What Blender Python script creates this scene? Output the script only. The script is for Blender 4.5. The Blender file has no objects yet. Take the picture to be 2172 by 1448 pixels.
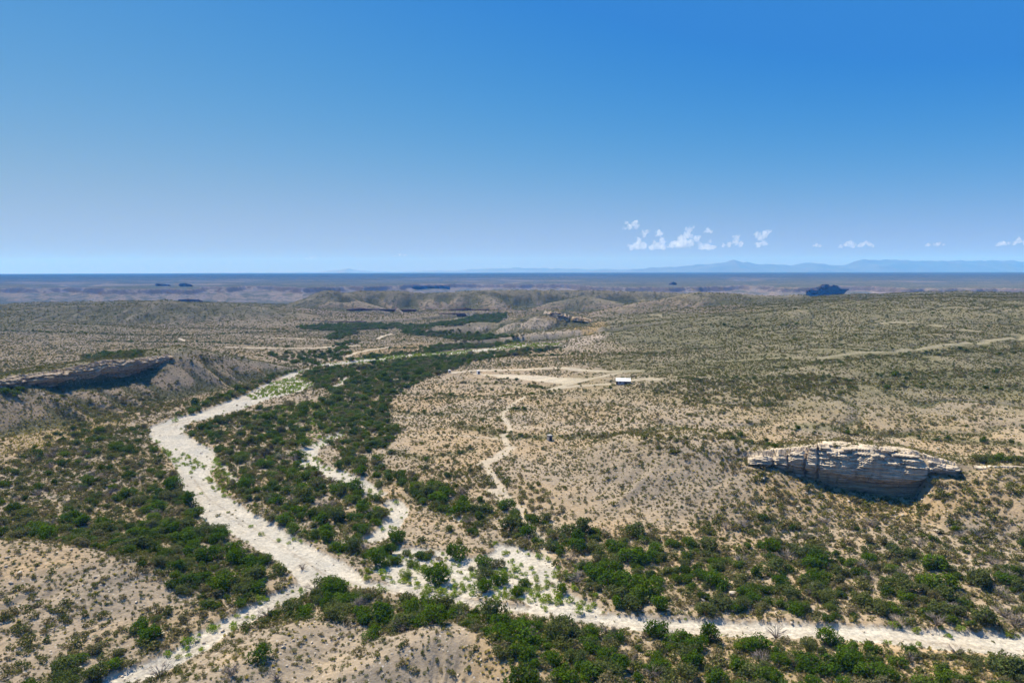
import bpy, math, random
import numpy as np
from mathutils import Vector, Matrix

# ------------------------------------------------------------------ camera, sky, sun
scene = bpy.context.scene
COL = scene.collection
CAM_H = 90.0
PITCH = math.radians(5.87)
FPX = 1449.0                    # focal length in photograph pixels (2172 wide)
cam_data = bpy.data.cameras.new('camera')
cam_data.sensor_width = 36.0
cam_data.lens = 36.0 * FPX / 2172.0
cam_data.clip_start = 1.0
cam_data.clip_end = 200000.0
cam = bpy.data.objects.new('camera', cam_data)
COL.objects.link(cam)
cam.location = (0, 0, CAM_H)
cam.rotation_euler = (math.pi / 2 - PITCH, math.radians(0.1), 0)
scene.camera = cam

SUN_EL = math.radians(54)
SUN_AZ = math.radians(-43)      # left of straight ahead (+Y), clockwise positive
world = bpy.data.worlds.new('World')
scene.world = world
world.use_nodes = True
wn = world.node_tree
wn.nodes.clear()
w_out = wn.nodes.new('ShaderNodeOutputWorld')
w_bg = wn.nodes.new('ShaderNodeBackground')
w_sky = wn.nodes.new('ShaderNodeTexSky')
w_sky.sky_type = 'NISHITA'
w_sky.sun_disc = False
w_sky.sun_elevation = SUN_EL
w_sky.sun_rotation = SUN_AZ
w_sky.altitude = 0
w_sky.air_density = 1.0
w_sky.dust_density = 0.3
w_sky.ozone_density = 6.0
w_bg.inputs['Strength'].default_value = 0.053
w_sep = wn.nodes.new('ShaderNodeSeparateColor'); w_com = wn.nodes.new('ShaderNodeCombineColor')
wn.links.new(w_sky.outputs[0], w_sep.inputs[0])
for ch, (gain, power) in enumerate(((0.063, 3.2), (0.375, 1.9), (15.0, -0.45))):   # a deep, clear desert blue
    w_p = wn.nodes.new('ShaderNodeMath'); w_p.operation = 'POWER'; w_p.inputs[1].default_value = power
    w_m = wn.nodes.new('ShaderNodeMath'); w_m.operation = 'MULTIPLY'; w_m.inputs[1].default_value = gain
    wn.links.new(w_sep.outputs[ch], w_p.inputs[0]); wn.links.new(w_p.outputs[0], w_m.inputs[0])
    if ch < 2:                                    # red and green level off towards the horizon: x * c / (x + c)
        w_a = wn.nodes.new('ShaderNodeMath'); w_a.operation = 'ADD'; w_a.inputs[1].default_value = (3.8, 5.5)[ch]
        w_d = wn.nodes.new('ShaderNodeMath'); w_d.operation = 'DIVIDE'; w_c = wn.nodes.new('ShaderNodeMath'); w_c.operation = 'MULTIPLY'; w_c.inputs[1].default_value = (3.8, 5.5)[ch]
        wn.links.new(w_m.outputs[0], w_a.inputs[0]); wn.links.new(w_m.outputs[0], w_c.inputs[0]); wn.links.new(w_c.outputs[0], w_d.inputs[0]); wn.links.new(w_a.outputs[0], w_d.inputs[1])
        w_m = w_d
    w_f = wn.nodes.new('ShaderNodeMath'); w_f.operation = 'MAXIMUM'; w_f.inputs[1].default_value = (0.34, 2.0, 0.0)[ch]   # the zenith stays as light as the upper sky
    if ch == 2: w_f.operation = 'MINIMUM'; w_f.inputs[1].default_value = 5.75
    wn.links.new(w_m.outputs[0], w_f.inputs[0]); wn.links.new(w_f.outputs[0], w_com.inputs[ch])
wn.links.new(w_com.outputs[0], w_bg.inputs['Color'])
wn.links.new(w_bg.outputs[0], w_out.inputs['Surface'])

sun_data = bpy.data.lights.new('sun', 'SUN')
sun_data.energy = 5.0
sun_data.angle = math.radians(0.5)
sun_data.color = (1.0, 0.92, 0.77)
sun = bpy.data.objects.new('sun', sun_data)
COL.objects.link(sun)
SUN_DIR = Vector((math.sin(SUN_AZ) * math.cos(SUN_EL), math.cos(SUN_AZ) * math.cos(SUN_EL), math.sin(SUN_EL)))
sun.rotation_euler = SUN_DIR.to_track_quat('Z', 'Y').to_euler()
sun.location = (0, 0, 3000)

scene.view_settings.view_transform = 'Standard'
scene.view_settings.look = 'None'
scene.view_settings.exposure = 1.05
scene.view_settings.gamma = 1.0
scene.view_settings.use_curve_mapping = False
scene.render.engine = 'CYCLES'
cy = scene.cycles
cy.use_denoising = True
cy.volume_bounces = 6
cy.max_bounces = 8
cy.diffuse_bounces = 4
cy.transmission_bounces = 2
cy.transparent_max_bounces = 8
HAZE_DENSITY = 6.2e-5
HAZE_COLOR = (0.05, 0.31, 1.0)

# ------------------------------------------------------------------ maths helpers
rng = np.random.default_rng(7)
random.seed(7)
PERM = np.random.default_rng(3).permutation(256)
PERM = np.concatenate([PERM, PERM]).astype(np.int64)
GA = np.arange(16) / 16 * 2 * np.pi
GX, GY = np.cos(GA), np.sin(GA)

def perlin(x, y, seed=0):
    xi = np.floor(x); yi = np.floor(y)
    fx = x - xi; fy = y - yi
    X = (xi.astype(np.int64) + seed * 37) & 255
    Y = (yi.astype(np.int64) + seed * 91) & 255
    X1 = (X + 1) & 255; Y1 = (Y + 1) & 255
    u = fx * fx * fx * (fx * (fx * 6 - 15) + 10)
    v = fy * fy * fy * (fy * (fy * 6 - 15) + 10)
    def g(ix, iy, dx, dy):
        h = PERM[PERM[ix] + iy] & 15
        return GX[h] * dx + GY[h] * dy
    n00 = g(X, Y, fx, fy); n10 = g(X1, Y, fx - 1, fy)
    n01 = g(X, Y1, fx, fy - 1); n11 = g(X1, Y1, fx - 1, fy - 1)
    a = n00 + u * (n10 - n00); b = n01 + u * (n11 - n01)
    return (a + v * (b - a)) * 1.5

def fbm(x, y, octv=4, seed=0, gain=0.5, lac=2.03):
    t = np.zeros_like(x, dtype=float); a = 1.0; n = 0
    for o in range(octv):
        t += a * perlin(x, y, seed + o * 5); n += a
        a *= gain; x = x * lac + 11.3; y = y * lac - 7.7
    return t / n

def sstep(a, b, x):
    t = np.clip((x - a) / (b - a), 0, 1)
    return t * t * (3 - 2 * t)

def smax(a, b, k):
    return 0.5 * (a + b + np.sqrt((a - b) ** 2 + k * k))

CP, SP = math.cos(PITCH), math.sin(PITCH)
def ray(u, v):
    X = (u - 1086.0) / FPX; Y = (724.0 - v) / FPX
    return X, CP + Y * SP, -SP + Y * CP
def PZ(u, v, z):                 # the point of that sight line at height z
    X, Y, Z = ray(u, v); t = (z - CAM_H) / Z
    return X * t, Y * t
def PD(u, v, d):                 # the point of that sight line at distance d
    X, Y, Z = ray(u, v); t = d / Y
    return X * t, d, CAM_H + Z * t

# ------------------------------------------------------------------ the shape of the land
BASE = [  # broad ground: (px, py, height)
 (0,1448,3),(500,1448,1),(1100,1448,1),(1700,1448,1.5),(2172,1448,2),
 (0,1250,6),(300,1250,2),(250,1130,1.5),(0,1080,3),(0,980,6),(420,1080,0.5),(320,900,0),(650,1220,0),(1000,1260,0),(1500,1330,0),(2172,1370,0),
 (560,850,0),(700,780,0),(800,1000,0.5),(800,900,0.5),(1150,728,0),(950,745,0),(760,690,0),(620,700,2),(500,740,3),(900,668,2),
 (1200,1180,1),(1700,1180,1.5),(2172,1220,2.5),(1000,1050,1.5),
 (870,860,2.5),(900,950,3),(1000,880,5),(1100,960,5),(1200,890,8),(1080,800,5),(1300,830,12),(1200,770,8),(1060,765,3),(1400,760,13),(1300,735,10),
 (1500,850,13),(1700,900,12),(1950,900,11),(2172,930,10),(2172,860,15),(1800,830,20),(2172,790,22),(1600,780,21),(1800,750,28),(2050,740,30),(2172,700,37),
 (1500,710,24),(1700,690,34),(1950,670,44),(2172,655,50),(1500,660,32),(1750,640,46),(2000,634,54),(2172,632,54),
 (0,700,8),(200,700,6),(400,705,4),(300,685,8),(100,670,16),(500,680,9),
]
bx = np.array([PZ(u, v, z) for u, v, z in BASE]); bz = np.array([b[2] for b in BASE], float)
extra = [(-700,500,20),(-420,250,10),(-300,120,6),(0,60,2),(300,120,3),(500,260,14),(900,600,45),(900,1000,52),(500,1000,45),(650,1250,42),(250,1150,22),
         (-900,900,18),(-700,1150,25),(-350,1400,4),(0,1400,4),(200,1350,8)]
bx = np.vstack([bx, [(e[0], e[1]) for e in extra]]); bz = np.concatenate([bz, [e[2] for e in extra]])
def tps_co(x, y):
    r = np.hypot(x, y)
    return np.clip(np.arctan2(x, y), -0.85, 0.85) * 1.6, np.log(np.clip(r, 70, 1700))
def tps_phi(r2):
    return np.where(r2 > 1e-12, r2 * np.log(r2 + 1e-12), 0.0)
ca, cb = tps_co(bx[:, 0], bx[:, 1])
N = len(bz)
K = tps_phi((ca[:, None] - ca) ** 2 + (cb[:, None] - cb) ** 2) + np.eye(N) * 0.004
Pm = np.stack([np.ones(N), ca, cb], 1)
SOL = np.linalg.solve(np.block([[K, Pm], [Pm.T, np.zeros((3, 3))]]), np.concatenate([bz, np.zeros(3)]))
def tps(x, y):
    a, b = tps_co(x, y)
    out = SOL[N] + SOL[N + 1] * a + SOL[N + 2] * b
    for i in range(N):
        out = out + SOL[i] * tps_phi((a - ca[i]) ** 2 + (b - cb[i]) ** 2)
    return out

class Ridge:
    """crest line of a hill: (px, py, distance, cliff drop), left to right; front = camera side"""
    def __init__(s, pts, mf, mb, cf=3.0, cb=8.0, k=2.0, flat=0.0, gul=1.0, step=1.3, far=430.0, gw=17.0):
        s.p = np.array([PD(u, v, d) for u, v, d, *_ in pts]); s.drop = np.array([(q[3] if len(q) > 3 else 0.0) for q in pts])
        s.mf, s.mb, s.cf, s.cb, s.k, s.flat, s.gul, s.step, s.far, s.gw = mf, mb, cf, cb, k, flat, gul, step, far, gw
        s.lo = s.p[:, :2].min(0) - far; s.hi = s.p[:, :2].max(0) + far
        seg = np.hypot(*(np.diff(s.p[:, :2], axis=0).T)); s.cum = np.concatenate([[0], np.cumsum(seg)])
    def near(s, x, y):
        bd = np.full(x.shape, 1e18); side = np.ones(x.shape); zr = np.zeros(x.shape); dr = np.zeros(x.shape); al = np.zeros(x.shape); ww = np.zeros(x.shape)
        for i in range(len(s.p) - 1):
            ax, ay, az = s.p[i]; ex, ey, ez = s.p[i + 1] - s.p[i]
            t = np.clip(((x - ax) * ex + (y - ay) * ey) / (ex * ex + ey * ey), 0, 1)
            dx = x - ax - t * ex; dy = y - ay - t * ey
            d2 = dx * dx + dy * dy
            m = d2 < bd
            bd = np.where(m, d2, bd); side = np.where(m, np.sign(-ey * dx + ex * dy + 1e-9), side)
            w = 1.0 / (d2 + 2.0) ** 3.5
            ww += w; zr += w * (az + t * ez); dr += w * (s.drop[i] + t * (s.drop[i + 1] - s.drop[i])); al += w * (s.cum[i] + t * (s.cum[i + 1] - s.cum[i]))
        return np.sqrt(bd), side, zr / ww, dr / ww, al / ww
    def apply(s, x, y, h):
        m = (x > s.lo[0]) & (x < s.hi[0]) & (y > s.lo[1]) & (y < s.hi[1])
        if not m.any(): return h
        xx, yy = x[m], y[m]
        d, side, zr, dr, al = s.near(xx, yy)
        g = s.gul * (perlin(al / s.gw + 3, d / (5 * s.gw), 21) + 0.5 * perlin(al / s.gw * 2.4, d / (2.4 * s.gw), 22))
        mf = s.mf * (1 + 0.22 * g)
        front = zr - dr * sstep(0.0, s.step, d) - mf * (np.sqrt(np.maximum(d - np.where(dr > 0.5, s.step, 0), 0) ** 2 + s.cf ** 2) - s.cf)
        back = zr - s.mb * (np.sqrt(np.maximum(d - s.flat, 0) ** 2 + s.cb ** 2) - s.cb)
        z = np.where(side > 0, back, front)
        z = z + 0.5 * fbm(xx / 9, yy / 9, 2, 31) * sstep(0, 6, d)
        h = h.copy(); h[m] = smax(h[m], z, s.k)
        return h

RIDGES = [
 # tall bluff on the right, with the layered cliff in its front
 Ridge([(1080,1005,335),(1150,985,325),(1220,958,315),(1320,932,303),(1450,924,288),(1530,942,274),(1590,962,265,3),(1650,958,260,6),(1710,953,256,11),(1770,949,252.5,15),
        (1850,954,249,17),(1900,959,247.6,17),(1938,964,246.8,16),(1956,969,246.2,6),(1990,978,245.2,4.5),(2030,988,244.4,3),(2060,992,243.5,1),(2100,990,242,0),(2172,992,240,0),(2500,1000,235,0)], 0.36, 0.5, 8, 10, 3.0, 9, 0.8),
 # mesa on the left with its long cliff
 Ridge([(-250,850,340,3),(-60,815,372,3),(0,808,385,4),(47,797,400,6),(100,790,418,8),(148,784,435,10),(222,767,468,13),(275,763,490,10.5),(347,757,515,4.5),
        (380,745,535,0),(400,736,550,0),(470,748,570,0),(560,768,600,0),(640,786,630,0)], 0.58, 0.16, 4, 20, 2.0, 10, 1.2),
 # pointed hill in the middle distance and the ridge running right from it
 Ridge([(930,692,1000),(1000,684,980),(1060,685,975),(1110,672,950),(1160,656,940),(1200,660,940),(1260,682,915),(1330,681,880),(1450,672,845),(1600,668,860),(1800,660,880)], 0.62, 0.4, 9, 12, 3.0, 0, 1.2),
 # low rise in front of the shed
 Ridge([(1330,826,452),(1400,810,455),(1500,803,455),(1650,806,450),(1850,800,450)], 0.14, 0.2, 14, 14, 3.0, 0, 0.6),
 # rises on the right plateau
 Ridge([(1450,760,560),(1600,752,570),(1800,748,575),(1950,735,590),(2200,712,610),(2500,700,620)], 0.13, 0.12, 20, 20, 4.0, 0, 0.6),
 Ridge([(1550,672,800),(1700,660,790),(1900,668,760),(2200,668,740)], 0.16, 0.12, 20, 20, 4.0, 0, 0.8),
 Ridge([(1960,630,960),(2010,628,960),(2100,631,965),(2200,630,960),(2600,634,960)], 0.2, 0.25, 20, 20, 4.0, 0, 1),
 Ridge([(1380,640,1280),(1480,620,1270),(1550,624,1260),(1640,630,1200),(1700,628,1180),(1740,640,1150),(1830,640,1080)], 0.26, 0.25, 25, 20, 5.0, 0, 1),
 # hills on the left skyline
 Ridge([(-600,660,1100),(-200,664,1120),(0,660,1150),(130,648,1170),(250,645,1180),(345,636,1200),(400,641,1210),(480,645,1230),(560,652,1250),(610,664,1260)], 0.2, 0.3, 20, 20, 5.0, 10, 1),
 Ridge([(-400,700,900),(-100,690,930),(60,684,950),(180,690,960),(300,700,960)], 0.12, 0.12, 25, 25, 5.0, 0, 0.6),
 # steep sided range across the middle
 Ridge([(560,668,1500),(610,655,1520),(650,636,1560),(690,627,1600),(704,613,1640),(728,621,1640),(765,616,1640),(850,617,1640),(900,622,1650),(1000,616,1660),(1150,616,1670),
        (1300,618,1680),(1480,621,1680),(1600,628,1700)], 0.5, 0.5, 26, 25, 5.0, 20, 3.2, far=420.0, gw=58.0),
 Ridge([(700,640,1530),(760,638,1520),(800,650,1470)], 0.5, 0.4, 12, 12, 4.0, 0, 1.2, far=300),
 Ridge([(1010,622,1640),(1040,628,1570),(1055,645,1500)], 0.5, 0.5, 10, 10, 4.0, 0, 1, far=300),
 Ridge([(1180,640,1500),(1240,627,1520),(1300,640,1460)], 0.42, 0.4, 14, 14, 4.0, 0, 1, far=300),
 # lower bench above the green belt
 Ridge([(625,682,1180,4),(700,680,1190,5),(780,680,1200,4),(860,676,1240,3),(985,664,1330,6)], 0.3, 0.03, 3, 10, 1.0, 60, 0.5),
 # small mounds in the foreground
 Ridge([(760,1420,140),(860,1362,148),(930,1333,152),(1000,1345,150),(1090,1392,142),(1150,1440,135)], 0.55, 0.45, 4, 4, 1.4, 0, 1.2, far=60, gw=6.0),
 Ridge([(-150,1150,196),(0,1152,195),(130,1165,193),(250,1185,190),(350,1216,186),(410,1265,178)], 0.11, 0.45, 10, 5, 1.5, 0, 3.0, far=90, gw=9.0),
 Ridge([(430,1440,134),(520,1400,142),(620,1335,157),(700,1322,161)], 0.3, 0.4, 5, 5, 1.5, 0, 1.4, far=60, gw=6.0),
]

def far_land(x, y):
    r = np.hypot(x, y); a = np.arctan2(x, y)
    n = fbm(x / 1500 + 5, y / 1500, 4, 41)
    fine = fbm(x / 260, y / 260, 4, 43)
    floor = -52 + 10 * fbm(x / 500, y / 500, 3, 44) + 6 * fine
    rimr = 3900 + 1100 * fbm(a * 9.0, a * 0 + 2.5, 3, 45) + 500 * n
    t = (r - rimr + 420 + 260 * fine) / 850
    # talus then ledge then gentle top
    st = 0.55 * np.clip(t / 0.75, 0, 1) ** 1.3 + 0.45 * sstep(0.72, 0.84, t)
    top = 4 + 44 * sstep(3800, 11000, r) + 9 * fbm(x / 1100, y / 1100, 4, 47) * (1 - 0.6 * sstep(9000, 16000, r)) + 4 * fbm(x / 300, y / 300, 3, 48) * (1 - sstep(8000, 12000, r))
    top = top - 26 * np.clip(np.abs(fbm(x / 2600, y / 1800, 3, 49)) * -9 + 1, 0, 1) * sstep(4500, 5200, r) * (1 - sstep(9500, 12500, r))
    top = top - 6 * sstep(16000, 30000, r)
    return floor + (top - floor) * st

def land(x, y):
    r = np.hypot(x, y)
    h = np.zeros(x.shape)
    m = r < 2400
    xm, ym = x[m], y[m]
    hm = tps(xm, ym)
    rm = r[m]
    hm = hm + (1.6 * fbm(xm / 110, ym / 110, 3, 11) + 0.5 * fbm(xm / 28, ym / 28, 3, 12)) * sstep(2, 14, hm) + 0.35 * fbm(xm / 14, ym / 14, 3, 13)
    hm = hm + 6.0 * fbm(xm / 190, ym / 190, 3, 15) * sstep(550, 800, rm) * sstep(6, 22, hm)
    ch = fbm(xm / 150 + 3.1, ym / 130, 3, 17)             # little drainages that wander down the slopes
    hm = hm - 1.3 * np.exp(-(ch / 0.045) ** 2) * sstep(4, 13, hm) * sstep(250, 330, rm)
    for R in RIDGES: hm = R.apply(xm, ym, hm)
    ch2 = fbm(xm / 85 - 2.2, ym / 110, 3, 18)
    hm = hm - (0.3 + 0.0017 * rm) * np.exp(-(ch2 / 0.05) ** 2) * sstep(8, 20, hm) * sstep(480, 620, rm)
    h[m] = hm
    f = r > 1500
    w = sstep(1650, 2350, r[f] + 60 * perlin(x[f] / 300, y[f] / 300, 51))
    h[f] = h[f] * (1 - w) + far_land(x[f], y[f]) * w
    return h

def at(u, v, n=900):            # where the sight line through that pixel meets the land
    u = np.atleast_1d(np.asarray(u, float)); v = np.atleast_1d(np.asarray(v, float))
    X, Y, Z = ray(u, v)
    ts = 70 * np.exp(np.arange(0, n) * 0.0042)
    px = X[:, None] * ts; py = Y[:, None] * ts; pz = CAM_H + Z[:, None] * ts
    g = land(px.ravel(), py.ravel()).reshape(px.shape)
    below = pz < g
    i = np.where(below.any(1), below.argmax(1), len(ts) - 1); i = np.maximum(i, 1)
    k = np.arange(len(u))
    d1 = (pz - g)[k, i - 1]; d0 = (pz - g)[k, i]
    f = np.clip(d1 / (d1 - d0 + 1e-9), 0, 1)
    t = ts[i - 1] + f * (ts[i] - ts[i - 1])
    return np.stack([X * t, Y * t], 1)

def W(pts): return at([p[0] for p in pts], [p[1] for p in pts])

def poly_sd(x, y, P):            # signed distance to a polygon, positive inside
    d2 = np.full(x.shape, 1e18); ins = np.zeros(x.shape, bool)
    for i in range(len(P)):
        ax, ay = P[i]; bx_, by_ = P[(i + 1) % len(P)]
        ex, ey = bx_ - ax, by_ - ay
        t = np.clip(((x - ax) * ex + (y - ay) * ey) / (ex * ex + ey * ey + 1e-9), 0, 1)
        d2 = np.minimum(d2, (x - ax - t * ex) ** 2 + (y - ay - t * ey) ** 2)
        c = ((ay > y) != (by_ > y))
        if c.any():
            ins ^= c & (x < ex * (y - ay) / (by_ - ay + 1e-12) + ax)
    d = np.sqrt(d2)
    return np.where(ins, d, -d)
def line_d(x, y, P):
    d2 = np.full(x.shape, 1e18)
    for i in range(len(P) - 1):
        ax, ay = P[i]; ex, ey = P[i + 1] - P[i]
        t = np.clip(((x - ax) * ex + (y - ay) * ey) / (ex * ex + ey * ey + 1e-9), 0, 1)
        d2 = np.minimum(d2, (x - ax - t * ex) ** 2 + (y - ay - t * ey) ** 2)
    return np.sqrt(d2)
class Area:
    def __init__(s, pts, soft=3.0, rough=3.0, line=None):
        s.P = W(pts); s.soft = soft; s.rough = rough; s.line = line
        s.lo = s.P.min(0) - 40; s.hi = s.P.max(0) + 40
    def mask(s, x, y):
        out = np.zeros(x.shape)
        m = (x > s.lo[0]) & (x < s.hi[0]) & (y > s.lo[1]) & (y < s.hi[1])
        if not m.any(): return out
        xx, yy = x[m], y[m]
        sd = poly_sd(xx, yy, s.P) if s.line is None else s.line - line_d(xx, yy, s.P)
        sd = sd + s.rough * fbm(xx / (4 + 2.5 * s.rough), yy / (4 + 2.5 * s.rough), 3, 61)
        out[m] = sstep(-s.soft, s.soft, sd)
        return out
def amask(areas, x, y):
    out = np.zeros(x.shape)
    for a in areas: out = np.maximum(out, a.mask(x, y))
    return out

WASH = [
 Area([(668,776),(610,790),(570,808),(525,832),(470,853),(425,871),(355,887),(314,903),(316,925),(345,950),(372,990),(372,1020),(400,1050),(420,1085),(442,1112),(480,1122),(520,1145),
       (560,1172),(600,1198),(628,1222),(640,1242),(700,1226),(740,1238),(800,1250),(900,1268),(1000,1284),(1100,1300),(1250,1322),(1350,1335),(1480,1343),(1600,1350),(1740,1350),(1830,1360),
       (1950,1370),(2050,1380),(2172,1392),(2500,1420),(2500,1375),(2172,1348),(2000,1335),(1900,1328),(1800,1323),(1650,1318),(1500,1311),(1380,1307),(1240,1296),(1160,1287),(1060,1276),
       (960,1260),(860,1242),(770,1226),(756,1205),(720,1185),(660,1155),(625,1135),(575,1105),(530,1080),(482,1050),(463,1030),(446,1003),(458,985),(457,952),(425,938),(388,914),
       (400,895),(450,884),(500,870),(560,848),(640,828),(667,815),(640,806),(625,796),(645,785)], 0.7, 0.9),
 Area([(650,1240),(560,1280),(480,1322),(400,1372),(310,1418),(215,1452),(60,1520)], 0.8, 1.0, line=3.6),
 Area([(690,772),(780,764),(870,753),(960,748),(1030,741),(1100,735)], 2, 4, line=9),
 Area([(960,750),(1010,744),(1060,738),(1120,733),(1180,731)], 2, 4, line=8),
 Area([(712,922),(690,935),(655,950),(655,985),(690,996),(750,1020),(800,1045)], 1.2, 3, line=4.5),
 Area([(830,1062),(850,1075),(825,1115),(792,1140)], 1, 2, line=3.5),
 Area([(780,1205),(830,1165),(900,1160),(1000,1180),(1040,1165),(1000,1120),(930,1080),(960,1085),(1040,1140),(1110,1165),(1160,1190),(1190,1230),(1250,1270),(1290,1300),(1160,1288),(1000,1266),(860,1242)], 1.5, 7),
 Area([(980,669),(1004,670)], 2, 3, line=5), Area([(970,675),(990,673)], 2, 3, line=4), Area([(655,691),(700,692)], 2, 4, line=4),
 Area([(735,800),(720,815),(700,822)], 1, 3, line=3), Area([(480,900),(540,905),(640,905)], 1, 2.5, line=2.0), Area([(470,985),(500,1020)], 1, 2, line=1.5),
 Area([(2172,1355),(2100,1352),(2000,1345)], 1, 1, line=3),
]
WEIGHT_WASH = [1, 0.8, 0.9, 0.95, 0.9, 0.85, 0.85, 1, 1, 0.7, 0.8, 0.7, 0.6, 1]
def wash_mask(x, y):
    out = np.zeros(x.shape)
    for a, w in zip(WASH, WEIGHT_WASH): out = np.maximum(out, a.mask(x, y) * w)
    return out
ROADS = [
 Area([(1740,760),(1850,748),(1960,740),(2080,730),(2172,718),(2400,690)], 0.6, 0.4, line=2.7),
 Area([(1500,766),(1600,762),(1740,760)], 0.8, 1, line=1.2),
 Area([(2172,712),(2100,710)], 0.8, 1, line=1.6),
 Area([(1170,825),(1230,818),(1305,814)], 1, 1, line=3.2),
 Area([(960,790),(1010,785),(1120,783),(1180,780),(1290,788),(1360,786)], 1.2, 2, line=3.5),
 Area([(1180,822),(1240,806),(1290,795),(1330,788)], 1, 1.5, line=3),
 Area([(1000,792),(1090,795),(1170,800),(1240,803),(1200,815),(1140,808),(1060,800)], 2, 3),
 Area([(1345,806),(1370,803),(1395,805)], 1, 1.5, line=3),
 Area([(735,755),(755,747),(800,739),(830,735)], 2, 1, line=2.6), Area([(800,718),(812,712),(832,707)], 1, 1, line=2.4), Area([(895,698),(905,690)], 1, 1, line=2),
 Area([(690,735),(760,732)], 2, 2, line=3), Area([(1365,668),(1400,668),(1418,672)], 1, 1, line=2.2), Area([(1870,688),(1930,686)], 2, 3, line=4), Area([(1975,690),(2000,694)], 2, 2, line=3), Area([(2030,700),(2080,704)], 2, 2, line=2),
 Area([(540,712),(600,716),(700,720)], 2, 3, line=2), Area([(480,735),(600,738),(720,736)], 2, 4, line=3), Area([(380,716),(392,722)], 1, 1, line=2),
]
TRAILS = [
 Area([(1115,840),(1085,858),(1063,880),(1078,900),(1082,912),(1065,925)], 0.8, 0.8, line=1.3),
 Area([(1068,928),(1078,950),(1040,975),(1030,985),(1045,1010),(1062,1035),(1090,1075),(1120,1110),(1150,1150),(1155,1180)], 0.8, 1.0, line=1.4),
 Area([(1020,985),(1060,965),(1085,950)], 1.5, 2.5, line=2.5),
 Area([(1100,1080),(1060,1060),(1045,1040)], 1.5, 2, line=2.0), Area([(1190,1130),(1160,1100)], 1, 2, line=1.0),
]
BANDS = [Area(p, 1.2, 2.5, line=1.6) for p in (     # thin bare benches that follow the slope
 [(880,815),(960,800),(1050,797)], [(1150,776),(1250,762),(1400,757)], [(1300,772),(1450,765),(1560,762)], [(1000,832),(1150,833),(1290,826)], [(1190,746),(1330,738),(1420,722)], [(850,925),(950,921),(1060,931)],
 [(830,880),(960,893),(1060,890)], [(1080,905),(1200,912),(1330,905)], [(1250,730),(1340,722)], [(160,712),(330,712),(520,716)], [(430,742),(560,748),(700,742)], [(760,706),(860,700)], [(1900,770),(2060,762)], [(1600,735),(1750,728)])]
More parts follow.
